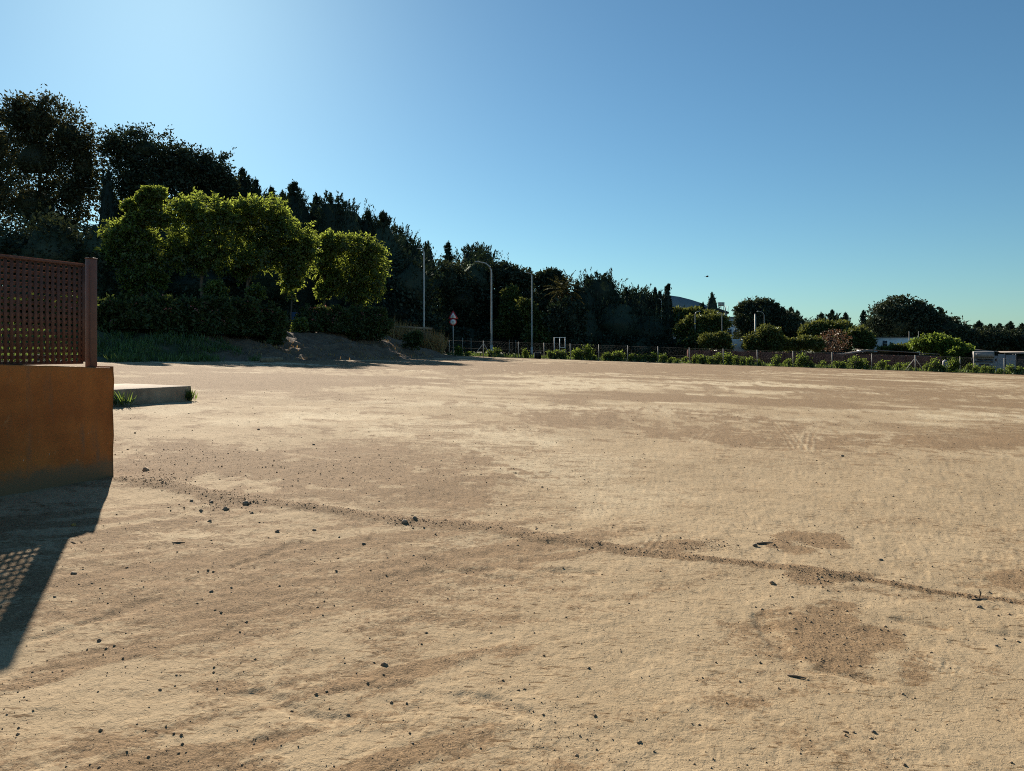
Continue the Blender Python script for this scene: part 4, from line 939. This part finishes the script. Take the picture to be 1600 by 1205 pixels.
# ------------------------------------------------------------------ wire fence along the far edge, and the fence behind it
POSTS = [(702,547,95),(755.5,558,87),(810,559.5,87),(850,559.8,87),(891,560.8,87),(935.5,562.4,87),(980.5,564,87),(1028,566,87),(1077,568.2,87),(1130,570.2,87),(1183,572,87),(1239,574,87),(1300,576,87),(1362,577.8,87),(1430,580,87),(1500,582,87),(1569,584,87),(1640,586,87)]
def wire_fence(name, label, posts, hgt, r, brace=()):
    P = [Vector(((px - CX) / F * d, d, float(gz((px - CX) / F * d, d)))) for px, _, d in posts]
    root = thing(name, label, 'fence', P[0])
    for k, p in enumerate(P):
        b = MB(); h = hgt; b.tube([(0, 0, -.1), (0, 0, h + .05)], r * (1.3 if k in brace else 1), 7); o = b.build('post', M['postc'], root, True); o.location = p - P[0]
        if k in brace:
            for sx in (-1, 1):
                b = MB(); b.tube([(0, 0, h * .85), (sx * 1.05 * hgt / 1.85 + (.25 if sx < 0 else 0) * sx, -.05, -.05)], r * .85, 6); o = b.build('brace', M['postc'], root, True); o.location = p - P[0]
    mw = MB(); tw = MB()
    for a, c in zip(P[:-1], P[1:]):
        Ln = (c - a).length; a, c = a - P[0], c - P[0]
        for hh in (.05, hgt * .5, hgt - .03):
            tw.tube([a + Vector((0, 0, hh)), c + Vector((0, 0, hh))], .007, 3, False)
        s = -hgt
        while s < Ln:
            for sg in (1, -1):
                s0, s1 = s, s + hgt; z0, z1 = 0.03, hgt
                if sg < 0: z0, z1 = z1, z0
                t0 = max(0, -s0 / hgt); t1 = min(1, (Ln - s0) / hgt)
                if t1 > t0:
                    q = []
                    for t in (t0, t1):
                        f = (s0 + hgt * t) / Ln; q.append(a.lerp(c, f) + Vector((0, 0, z0 + (z1 - z0) * t)))
                    mw.tube(q, .0022, 3, False)
            s += .16
    tw.build('tension_wires', M['wire'], root); o = mw.build('wire_mesh', M['wire'], root); o['kind'] = 'stuff'
    return P
FP = wire_fence('wire_fence', 'long chain-link fence with pale posts along the far edge of the dirt field', POSTS, 1.8, .042, (1, 14))
wire_fence('wire_fence', 'farther chain-link fence with thin posts behind the road signs and lamps', [(678,0,96),(694,0,98),(723,0,101),(736,0,102),(766,0,104),(796,0,106),(806,0,106),(824,0,107),(843,0,107),(862,0,108)], 2.2, .035)
# white metal gate frame
p0, p1 = at(866, 527, 91), at(883, 527, 91); zb = float(gz(p0.x, 91)); gt = thing('gate_frame', 'white tubular gate frame standing open behind the wire fence', 'gate', (p0.x, 91, zb)); H = p0.z - zb; Wd = p1.x - p0.x
for k, x in enumerate((0, Wd * .5, Wd)):
    b = MB(); b.tube([(x, 0, 0), (x, 0, H)], .045, 6); b.build('upright', M['signwhite'], gt)
for z in (H - .05, H * .52, .25):
    b = MB(); x0 = 0 if z > H * .6 else Wd * .5; b.tube([(x0, .0, z), (Wd, .0, z)], .04, 6); b.build('crossbar', M['signwhite'], gt)
# dark crate by the fence
p = gp(842, 561.6); b = MB(); cr = thing('dark_crate', 'dark open box with pale rim on the ground at the wire fence', 'crate', (p.x, FENCE_Y - .7, float(gz(p.x, FENCE_Y - .7))))
b.box((0, .3, .37), (.75, .04, .74)); b.box((-.36, 0, .37), (.04, .64, .74)); b.box((.36, 0, .37), (.04, .64, .74)); b.box((0, 0, .02), (.75, .64, .04)); b.build('shell', M['dark'], cr)
b = MB(); b.box((0, -.33, .74), (.82, .05, .06)); b.box((-.385, -.33, .37), (.05, .05, .7)); b.build('rim', M['postc'], cr)

# ------------------------------------------------------------------ vine bushes along the fence: three builds, copied
def vine_proto(seed):
    rng = np.random.default_rng(seed); root = thing('vine_bush', 'x', 'bush', (0, 0, 0), 0, 'vine bushes along the wire fence')
    Ps, Ds = [], []
    nst = 5
    for k in range(nst):
        a = rng.uniform(0, 6.28); h = rng.uniform(.7, 1.25); sp = rng.uniform(.1, .55); n = 130
        t = rng.random(n); c = np.stack([np.cos(a) * sp * t, np.sin(a) * sp * t, h * (.12 + .88 * t)], 1)
        Ps.append(c + rng.normal(size=(n, 3)) * np.array([.17, .17, .12])); Ds.append(np.stack([np.cos(a) * np.ones(n), np.sin(a) * np.ones(n), np.full(n, -.2)], 1) * .4 + rng.normal(size=(n, 3)))
    P, D = np.concatenate(Ps), np.concatenate(Ds); P[:, 2] = np.maximum(P[:, 2], .05)
    V, Q = leaves(P, D, .19 * rng.uniform(.6, 1.3, len(P)), .15, rng); mesh_np('foliage', V, Q, None, M['vine'], root)
    b = MB()
    for k in range(4): b.tube([(0, 0, -.05), tuple(rng.normal(0, .12, 2)) + (.35,), tuple(rng.normal(0, .3, 2)) + (.85,)], [.025, .018, .008], 4, False)
    b.build('stems', M['bark'], root); return root
VX = [718,730,766,776,822,859,868,877,900,908,921,929,944,951,960,968,985,998,1006,1016,1022,1036,1047,1058,1070,1085,1098,1110,1120,1139,1150,1161,1172,1187,1211,1230,1248,1257,1268,1285,1308,1318,1332,1342,1352,1375,1388,1401,1415,1446,1458,1472,1486,1512,1524,1537,1550,1562,1580,1592]
VX.remove(842) if 842 in VX else None
protos = [vine_proto(201), vine_proto(202), vine_proto(203)]
used = [False] * 3
def vine_label(i, px):
    names = {0: 'left of the left braced fence post'}
    pxs = [q[0] for q in POSTS]; k = int(np.searchsorted(pxs, px)) - 1
    inn = [v for v in VX if pxs[k] <= v < pxs[k + 1]]; j = inn.index(px)
    where = {0: 'just left of the left braced fence post', 1: 'just right of the left braced fence post', 13: 'just left of the right braced fence post', 14: 'just right of the right braced fence post'}.get(k)
    if where is None:
        where = ('in the %s bay right of the left braced post' % ORD[k - 1]) if k < 8 else (('in the %s bay left of the right braced post' % ORD[13 - k]) if k < 14 else 'in the %s bay right of the right braced post' % ORD[k - 14])
    pos = {1: ['only'], 2: ['left', 'right'], 3: ['left', 'middle', 'right']}.get(len(inn), ['leftmost'] + [ORD[q] for q in range(1, len(inn) - 1)] + ['rightmost'])[j]
    return '%s leafy vine bush %s' % (pos, where)
rng = np.random.default_rng(31)
for i, px in enumerate(VX):
    d = FENCE_Y + rng.uniform(.25, 1.1); x = (px - CX) / F * d; k = int(rng.integers(3)); s = rng.uniform(.55, 1.15) * (.8 if px > 1500 else 1)
    loc = (x, d, float(gz(x, d)))
    if not used[k]: o = protos[k]; used[k] = True; o.location = loc; o.scale = (s, s, s * rng.uniform(.85, 1.15))
    else: o = copy_thing(protos[k], loc, rng.uniform(0, 6.28), (s, s, s * rng.uniform(.8, 1.2)))
    o['label'] = vine_label(i, px)

# ------------------------------------------------------------------ behind the fence: walls, shed, houses, vehicles
bw = thing('brick_wall', 'long low reddish brick wall behind the vines, right half of the fence', 'wall', (0, 0, 0))
xs = [1075,1094,1113,1132,1151,1170,1189,1208,1227,1246,1265,1284,1303,1322,1341,1360,1379,1398,1417,1436,1455,1470]; D = 92.5
for k, (a, c) in enumerate(zip(xs[:-1], xs[1:])):
    t0 = np.interp((a + c) / 2, [1075, 1310, 1470], [547, 553.5, 558]); A, C = at(a, t0, D), at(c, t0, D); zb = float(gz((A.x + C.x) / 2, D)) - .1
    b = MB(); b.box(((A.x + C.x) / 2, D + (k % 2) * .03, (A.z + zb) / 2), (C.x - A.x - .02, .2, A.z - zb)); b.build('wall_section', M['brick'], bw)
    b = MB(); b.box((A.x, D - .02, (A.z + .06 + zb) / 2), (.16, .3, A.z + .06 - zb)); b.build('pier', M['brick'], bw)
# shed
D = 95; A, B, C = at(1312, 553.5, D), at(1364, 546.5, D), at(1464, 553, D)
shed = thing('shed', 'low open shed with a pale sheet roof in front of the white house', 'shed', (B.x, D, float(gz(B.x, D))))
O = np.array([B.x, D, float(gz(B.x, D))])
for (p, q, nm) in ((A, B, 'roof_slope'), (B, C, 'roof_slope')):
    b = MB(); dy0, dy1 = -.6, 5.0; dz = -.2 if q is B else .12
    V = [(p.x, D + dy0, p.z), (q.x, D + dy0, q.z), (q.x, D + dy1, q.z + dz), (p.x, D + dy1, p.z + dz)]; V = np.array(V) - O; V2 = V + [0, 0, -.09]
    b.add(np.concatenate([V, V2]), [[0,1,2,3],[7,6,5,4],[0,4,5,1],[1,5,6,2],[2,6,7,3],[3,7,4,0]]); b.build(nm, M['roofsheet'], shed)
for f in (0, .2, .4, .6, .8, 1.0):
    x = A.x + (C.x - A.x) * f; z = np.interp(x, [A.x, B.x, C.x], [A.z, B.z, C.z]) - .12
    b = MB(); zb = float(gz(x, D)) - O[2]; b.box((x - B.x, 0, (z - O[2] + zb) / 2), (.14, .14, z - O[2] - zb)); b.build('post', M['dark'], shed)
b = MB(); b.box(((A.x + C.x) / 2 - B.x, 4.2, .9), (C.x - A.x, .15, 2.3)); b.build('back_wall', M['dark'], shed)
b = MB(); zz = at(1400, 551.5, D).z - O[2]; b.box((C.x * .5 + A.x * .5 - B.x, -.35, zz - .42), (C.x - A.x - .4, .08, .3)); b.build('beam', M['dark'], shed)
# white house
D = 116; A, B = at(1362, 527, D), at(1437, 527, D); zb = float(gz(A.x, D)); hs = thing('white_house', 'small flat-roofed white house half hidden by plants, below the big round tree', 'house', (A.x, D, zb))
H = A.z - zb; Wd = B.x - A.x
b = MB(); b.box((Wd / 2, 2.5, H / 2 - .1), (Wd, 5, H)); b.build('wall', M['whitewash'], hs)
b = MB(); b.box((Wd / 2, 2.5, H - .03), (Wd + .25, 5.25, .14)); b.build('roof', M['roofsheet'], hs)
for px, py, w, h, nm in ((1366.5, 534, .5, .35, 'window'), (1382.5, 537.5, .7, 1.0, 'door'), (1393, 538, .5, .4, 'window'), (1424, 536.5, .35, .4, 'window')):
    p = at(px, py, D); x, z = p.x - A.x, p.z - zb
    b = MB(); b.box((x, -.03, z), (w + .16, .06, h + .16)); f = b.build(nm, M['whitewash'], hs)
    b = MB(); b.box((x, -.045, z), (w, .05, h)); b.build('pane' if nm == 'window' else 'leaf', M['glass'], f)
# sports hall with curved roof, annex, pale building
D = 190; hall = thing('sports_hall', 'large hall with blue-grey curved roof behind the cypresses', 'building', (at(1050, 545, D).x, D, float(gz(30, 90))))
O = Vector(hall.location); rf = [(990,482),(1005,473),(1025,465),(1045,462),(1060,464),(1078,468.5),(1095,474),(1112,482),(1122,490)]
V = []
for px, py in rf:
    p = at(px, py, D) - O; V.append((p.x, p.z))
b = MB(); b.prism(V + [(V[-1][0], V[-1][1] - .8), (V[0][0], V[0][1] - .8)], -.8, 30); b.build('roof', M['blueroof'], hall)
b = MB(); w0, w1 = V[0][0] + 1, V[-1][0] - 1; b.box(((w0 + w1) / 2, 15, 4), (w1 - w0, 28, min(V[0][1], V[-1][1]) - .9 + 4 - 4 + .0)); b.build('wall', M['bluebox'] if False else M['palewall'], hall)
for k in range(8):
    x = w0 + (w1 - w0) * (k + .5) / 8; b = MB(); b.box((x, .97, V[-1][1] - 3.0), (1.6, .1, 1.4)); f = b.build('window', M['galv'], hall); b = MB(); b.box((x, .94, V[-1][1] - 3.0), (1.4, .1, 1.2)); b.build('pane', M['glass'], f)
D = 178; A, B = at(1112, 484, D), at(1136.5, 484, D); zb = float(gz(45, 90)); an = thing('terrace_block', 'pale pinkish block with dark roof edge and railing beside the curved hall', 'building', (A.x, D, zb)); H = A.z - zb; Wd = B.x - A.x
b = MB(); b.box((Wd / 2, 4, H / 2), (Wd, 8, H - .6)); b.build('wall', M['palewall'], an)
b = MB(); b.prism([(-.2, H - .0), (Wd * .4, H + .35), (Wd + .3, H - .55), (Wd + .3, H - .95), (-.2, H - .5)], -.3, 8.3); b.build('roof', M['dark'], an)
for k in range(5):
    b = MB(); x = Wd * .45 + k * .55; b.box((x, 0, H + .9 - k * .2), (.1, .1, 1.6)); b.build('railing_post', M['galv'], an)
b = MB(); b.box((Wd * .45 + .6, 0, H + 1.3), (1.5, .06, .9)); b.build('railing_panel', M['postc'], an)
D = 150; A, B = at(1133, 497, D), at(1168, 497, D); pb_ = thing('apartment_house', 'bluish shaded house with pale windows between the hall and the round tree', 'building', (A.x, D, zb)); H = A.z - zb; Wd = B.x - A.x
b = MB(); b.box((Wd / 2, 4, H / 2), (Wd, 8, H)); b.build('wall', M['whitewash'], pb_)
b = MB(); b.box((Wd / 2, 3.9, H + .12), (Wd + .7, 8.6, .24)); b.build('roof', M['blueroof'], pb_)
for r_ in range(3):
    for c_ in range(3):
        x, z = Wd * (c_ + .6) / 3.2, H - 1.1 - r_ * 1.7
        b = MB(); b.box((x, -.04, z), (.95, .08, 1.15)); f = b.build('window', M['galv'], pb_); b = MB(); b.box((x, -.07, z), (.75, .08, .95)); b.build('pane', M['glass'], f)
# white van
def wheel(root, x, y, r=.33):
    b = MB(); b.tube([(x, y - .1, r), (x, y + .1, r)], r, 14); w = b.build('wheel', M['rubber'], root, True); b = MB(); b.tube([(x, y - .115, r), (x, y + .115, r)], r * .6, 10); b.build('rim', M['galv'], w)
D = 103; p = at(1152, 530.5, D); zb = float(gz(p.x, D)); vn_ = thing('white_van', 'white van with rounded roof showing above the brick wall between two green bushes', 'van', (p.x, D, zb + .0)); H = p.z - zb
b = MB(); L2 = 1.75
b.prism([(-L2 - .6, .35), (-L2 - .6, H - .25), (-L2 - .3, H), (L2 * .62, H), (L2 * .8, H - .12), (L2 * 1.0, H - .9), (L2 * 1.35, H - 1.1), (L2 * 1.4, .35)], -.9, .9); bevel(b.build('body', M['whitepaint'], vn_), .06, 2)
b = MB(); b.prism([(L2 * .25, H - .75), (L2 * .25, H - .3), (L2 * .66, H - .3), (L2 * .88, H - .75)], -.915, .915); b.build('side_window', M['glass'], vn_)
b = MB(); b.tube([(L2 * .2, 0, H - .02), (L2 * .2, 0, H + .1)], .14, 10); b.build('roof_vent', M['signwhite'], vn_)
for x in (-L2 * .8, L2 * .9):
    for y in (-.82, .82): wheel(vn_, x, y)
# camper van facing the field
D = 91.5; p = at(1537.5, 549, D); zb = float(gz(p.x, D)); H = p.z - zb; cv = thing('camper_van', 'old pale camper van with overhanging cab box and big windscreen, parked facing the fence', 'camper van', (p.x, D, zb), math.radians(-28))
b = MB(); W2 = 1.06
b.prism([(-.25, 1.25), (-.25, .45), (.3, .35), (4.6, .35), (4.6, H - .1), (.9, H), (.1, H - .05), (-.12, H - .3), (-.2, H - .68), (.2, H - .76), (-.12, H - 1.5)], -W2, W2, 'x'); o = b.build('body', M['dusty_shaded'], cv); bevel(o, .05, 2)
b = MB(); b.add([(-W2 * .88, -.15, H - 1.47), (W2 * .88, -.15, H - 1.47), (W2 * .82, .19, H - .8), (-W2 * .82, .19, H - .8), (-W2 * .88, -.09, H - 1.47), (W2 * .88, -.09, H - 1.47), (W2 * .82, .25, H - .8), (-W2 * .82, .25, H - .8)], [[0,1,2,3],[7,6,5,4],[0,4,5,1],[1,5,6,2],[2,6,7,3],[3,7,4,0]]); ws = b.build('windscreen', M['glass'], cv)
b = MB(); b.tube([(0, -.16, H - 1.47), (0, .18, H - .8)], .025, 5); b.build('pillar', M['dusty_shaded'], ws)
b = MB(); b.prism([(-W2 * .85, H - .64), (W2 * .85, H - .64), (W2 * .8, H - .2), (-W2 * .8, H - .2)], -.225, -.13); b.build('cab_box_panel', M['corr'], cv)
b = MB(); b.box((0, -.28, .62), (1.9, .08, .18)); b.build('bumper', M['dark'], cv)
b = MB(); b.box((0, -.27, .98), (1.0, .05, .22)); b.build('grille', M['dark'], cv)
for sx in (-1, 1):
    b = MB(); b.tube([(sx * .74, -.3, .98), (sx * .74, -.22, .98)], .12, 12); b.build('headlight', M['galv'], cv)
    b = MB(); b.box((sx * (W2 + .16), -.05, 1.55), (.2, .08, .34)); b.build('wing_mirror', M['dark'], cv)
    b = MB(); b.tube([(sx * .85 - .1, .65, .35), (sx * .85 + .1, .65, .35)], .35, 14); b.build('wheel', M['rubber'], cv)
    b = MB(); b.tube([(sx * .85 - .1, 3.6, .35), (sx * .85 + .1, 3.6, .35)], .35, 14); b.build('wheel', M['rubber'], cv)
# metal sheets beside the camper van
ms = thing('sheet_fence', 'pale weathered metal sheets standing upright right of the camper van', 'fence', (0, 0, 0)); D = 92
for k, (x0, x1, t0) in enumerate(((1553.5,1559,556),(1559.5,1570.5,553.5),(1571.5,1587,554.5))):
    A, C = at(x0, t0, D + k * .06), at(x1, t0, D + k * .06); zb = float(gz(A.x, D)); b = MB(); n = max(4, int((C.x - A.x) / .1)); V = []; Q = []
    for i in range(n + 1):
        x = A.x + (C.x - A.x) * i / n; y = D + k * .06 + .02 * (i % 2)
        V += [(x, y, zb), (x, y, A.z), (x, y + .01, A.z), (x, y + .01, zb)]
        if i: a = (i - 1) * 4; c = i * 4; Q += [[a, c, c + 1, a + 1], [a + 1, c + 1, c + 2, a + 2], [a + 2, c + 2, c + 3, a + 3]]
    b.add(V, Q); b.build('metal_sheet', M['corr'], ms)
for x in (1552.6, 1571, 1588):
    A = at(x, 553, D + .2); zb = float(gz(A.x, D)); b = MB(); b.box((A.x, D + .25, (A.z + zb) / 2), (.12, .12, A.z - zb)); b.build('post', M['dark'], ms)
for (x0, x1, y0, y1, D, lab) in ((1521,1560,546.5,549,97,'flat lean-to roof edge showing above the camper van'), (1584,1640,551.5,551.5,94,'flat-roofed dark lean-to at the right edge beyond the metal sheets')):
    A, C = at(x0, y0, D), at(x1, y1, D); zb = float(gz(A.x, D)); t = thing('lean_to', lab, 'shed', (A.x, D, zb)); b = MB()
    V = np.array([(0, 0, A.z - zb), (C.x - A.x, 0, C.z - zb), (C.x - A.x, 4, C.z - zb + .2), (0, 4, A.z - zb + .2)]); b.add(np.concatenate([V, V - [0, 0, .12]]), [[0,1,2,3],[7,6,5,4],[0,4,5,1],[1,5,6,2],[2,6,7,3],[3,7,4,0]]); b.build('roof', M['roofsheet'], t)
    for x in (.1, (C.x - A.x) / 2, C.x - A.x - .1):
        b = MB(); b.box((x, .2, (A.z - zb) / 2 - .1), (.12, .12, A.z - zb - .1)); b.build('post', M['dark'], t)
    b = MB(); b.box(((C.x - A.x) / 2, 3.6, 1), (C.x - A.x, .1, 2.2)); b.build('back_wall', M['dark'], t)
# white drum near the shed end
p = at(1477, 562, 90.5); zb = float(gz(p.x, 90.5)); dr = thing('white_drum', 'pale grey-white drum standing behind the vines right of the shed', 'drum', (p.x, 90.5, zb))
b = MB(); b.tube([(0, 0, 0), (0, 0, 1.15), (0, 0, 1.3), (0, 0, 1.36)], [.32, .32, .26, .16], 14); b.build('body', M['corr'], dr, True); b = MB(); b.tube([(0, 0, 1.36), (0, 0, 1.42)], .1, 10); b.build('lid', M['galv'], dr)
# bird
p = at(1105, 432.5, 90); bd = thing('flying_bird', 'tiny dark bird flying above the hall', 'bird', p)
V, T = lump((0, 0, 0), (.17, .06, .06), np.random.default_rng(2), .03); b = MB(); b.add(V, T=T); b.add([(.2, 0, .03), (.15, -.04, 0), (.15, .04, 0), (.27, 0, .01)], T=[[0, 1, 3], [0, 3, 2], [1, 2, 3]]); b.add([(-.12, 0, .02), (-.3, -.08, 0), (-.3, .08, 0), (-.3, 0, .03)], T=[[0, 1, 3], [0, 3, 2], [0, 2, 1]]); b.build('body', M['signblack'], bd)
for sy in (-1, 1):
    b = MB(); b.add([(.1, sy * .04, .02), (-.08, sy * .04, .02), (-.04, sy * .22, .12), (.08, sy * .22, .13), (-.06, sy * .42, .06), (.0, sy * .43, .07), (0, sy * .2, .145)], T=[[0,1,2],[0,2,3],[3,2,4],[3,4,5],[0,3,6],[6,3,5],[1,2,6]]); b.build('wing', M['signblack'], bd)

# ------------------------------------------------------------------ stones, clods and twigs on the field
rng = np.random.default_rng(99)
def ground_z(x, y):
    h = ground_fields(np.array([x]), np.array([y]))[0][0]; return float(gz(x, y) + h)
def stone(px, py, wpx, label, mat='stonedark', flat=.7, name='stone', cat='stone'):
    p = gp(px, py + wpx * .25); r = wpx * p.y / F / 2 * .72
    V, T = lump((0, 0, 0), (r, r * rng.uniform(.65, 1), r * flat), rng, .2)
    o = mesh_np(name, V, None, T, M[mat]); o.location = (p.x, p.y, ground_z(p.x, p.y) + r * flat * .22); o.rotation_euler = (0, 0, rng.uniform(0, 6)); tag(o, label, cat); return o
for a in ((115,893,12,'largest dark stone, lying just right of the lattice shadow'), (86,930,7,'small flat stone beside the lattice shadow, below the largest dark stone'), (330,922,9,'dark grey stone on pale clay, alone between the berm and the lower left'),
          (155,997,8,'small dark stone near the bottom tip of the lattice shadow'), (433,828,10,'dark stone in front of the rubble, left of its near twin'), (491,826,9,'dark stone in front of the rubble, right of its near twin'),
          (568,848,8,'dark stone on clay below the berm, left of the brown bulge'), (530,838,5,'little stone between the rubble stones and the berm'), (228,731,16,'earthy clod on the brown strip beside the ochre wall foot', 'clod'),
          (299,781,9,'dark stone at the left end of the rubble on the berm'), (314,796,9,'dark stone below the left end of the rubble on the berm'), (330,783,10,'dark stone in the left part of the rubble on the berm'), (384,784,16,'broad dark lump on top of the rubble on the berm'), (352,793,14,'flat dark lump in the middle of the rubble on the berm'), (394,801,9,'dark stone at the right end of the rubble on the berm'),
          (328,813,9,'flat stone lying just below the rubble on the berm'), (632,814,14,'dark lump on the berm left of the brown bulge'), (648,811,12,'grey lump on the berm touching the brown bulge'), (646,866,8,'flat black chip on pale clay below the berm'),
          (404,670,8,'dark stone on the pale streak far left'), (490,692,7,'dark stone at the edge of the far grey-brown strip'), (115,820,11,'yellowish lump inside the wall shadow', 'leafdry'), (1376,875,9,'dark stone on the clay right of the ring-shaped brown patch'), (1207,912,12,'ragged dark clod below the berm at right', 'clod'),
          (1180,853,13,'dark clod at the left end of the ring-shaped brown patch', 'stonedark'), (1365,1145,10,'dark stone near the bottom right on bare clay'), (600,1033,16,'pale reddish stone half sunk in mottled earth at lower middle', 'clod'), (1530,947,12,'dark lump beside the forked twig at the right', 'stonedark'), (1557,1011,8,'small dark stone below the forked twig at the right'), (838,825,7,'dark pebble at the upper edge of the berm bulge'), (920,1045,7,'dark pebble on clay at bottom centre'), (645,1160,7,'dark pebble at the bottom centre-left edge of the clay'), (1316,712,7,'dark pebble near the tyre prints')):
    stone(*a)
def stick(px, py, lpx, ang, label, r=.008, fork=False):
    p = gp(px, py); k = p.y / F; ln = lpx * k; d = Vector((math.cos(ang), math.sin(ang), 0)); b = MB(); z = r * .5
    b.tube([-d * ln / 2 + Vector((0, 0, z)), Vector((0, ln * .04, z + .002)), d * ln / 2 + Vector((0, 0, z + .003))], [r, r, r * .5], 6)
    if fork: b.tube([Vector((0, 0, z)), Vector((ln * .15, ln * .1, ln * .35)), Vector((ln * .1, ln * .15, ln * .6))], [r, r * .8, r * .4], 5)
    o = b.build('twig', M['twig']); o.location = (p.x, p.y, ground_z(p.x, p.y)); tag(o, label, 'twig')
stick(1245, 1060, 28, -.5, 'dark dry stick below the largest brown patch at right', .006)
stick(1530, 938, 26, .1, 'forked dry twig lying on the berm near the right edge', .006, True)
stick(279, 849, 20, .05, 'short brown stick on pale clay right of the wall shadow', .006)
stick(1195, 853, 26, .1, 'dark stick lying beside the ring-shaped brown patch', .009)
stick(112, 847, 20, 2.6, 'thin twig touching the step in the wall shadow', .004)
stick(1322, 1148, 10, -1.0, 'tiny green-brown twig near the bottom right', .004)

def gravel():
    """loose crumbs of earth: too many to count"""
    n = 90000; a = np.radians(rng.uniform(-42, 42, n)); u = rng.random(n); r0, r1 = 2.4, 24.0
    r = 1 / (1 / r0 - u ** 1.0 * (1 / r0 - 1 / r1)); r = np.where(rng.random(n) < .5, r, r0 * (r1 / r0) ** rng.random(n))
    X, Y = r * np.sin(a), r * np.cos(a); h, br, cr, crumb, ridge = ground_fields(X, Y)
    clus = fbm(X * 1.3, Y * 1.3, 121, 4)
    keep = rng.random(n) < np.clip(.04 + .09 * smooth(4, 6, r) + .22 * br + .5 * ridge + .22 * smooth(.5, .7, clus), 0, 1)
    X, Y, h, r = X[keep], Y[keep], h[keep], r[keep]
    ex = []
    for (a_, b_) in zip(RIDGE[:-2], RIDGE[1:-1]):
        A, B = gp(a_[0], a_[1]), gp(b_[0], b_[1]); k_ = int(450 * (B - A).length); t = rng.random(k_)
        ex.append(np.stack([A.x + (B.x - A.x) * t + rng.normal(0, a_[2] * .55, k_), A.y + (B.y - A.y) * t + rng.normal(0, a_[2] * .55, k_)], 1))
    for (px_, py_, rx_, ry_, k_) in ((350, 785, 60, 12, 900), (290, 720, 110, 25, 1500), (250, 752, 60, 12, 700), (560, 735, 190, 32, 1500), (1250, 850, 60, 12, 500), (1300, 1000, 70, 45, 700), (640, 815, 30, 8, 400), (1090, 855, 50, 8, 500), (1290, 905, 60, 12, 700)):
        q_ = [gp(px_ + rng.normal(0, rx_ * .6), py_ + rng.normal(0, ry_ * .6)) for _ in range(k_)]; ex.append(np.array([(p_.x, p_.y) for p_ in q_]))
    ex = np.concatenate(ex); X = np.concatenate([X, ex[:, 0]]); Y = np.concatenate([Y, ex[:, 1]]); h = np.concatenate([h, ground_fields(ex[:, 0], ex[:, 1])[0]]); r = np.hypot(X, Y); m = len(X)
    size = (.0012 + .0011 * rng.pareto(2.4, m)).clip(0, .0065) * (1 + r * .09)
    O8 = np.array([[1,0,0],[-1,0,0],[0,1,0],[0,-1,0],[0,0,1],[0,0,-1]], float); F8 = np.array([[0,2,4],[2,1,4],[1,3,4],[3,0,4],[2,0,5],[1,2,5],[3,1,5],[0,3,5]])
    q = rng.uniform(0, 6.28, m); c, s = np.cos(q), np.sin(q)
    V = O8[None] * (size[:, None, None] * np.stack([rng.uniform(.7, 1.5, m), rng.uniform(.6, 1.2, m), rng.uniform(.5, .9, m)], 1)[:, None, :]) * rng.uniform(.75, 1.25, (m, 6, 1))
    V = np.stack([V[..., 0] * c[:, None] - V[..., 1] * s[:, None], V[..., 0] * s[:, None] + V[..., 1] * c[:, None], V[..., 2]], -1)
    V += np.stack([X, Y, gz(X, Y) + h + size * .25], 1)[:, None, :]
    T = (F8[None] + (np.arange(m) * 6)[:, None, None]).reshape(-1, 3)
    o = mesh_np('gravel', V.reshape(-1, 3), None, T, M['clod']); tag(o, 'loose crumbs of earth and gravel scattered over the dirt field', 'gravel', kind='stuff')
gravel()
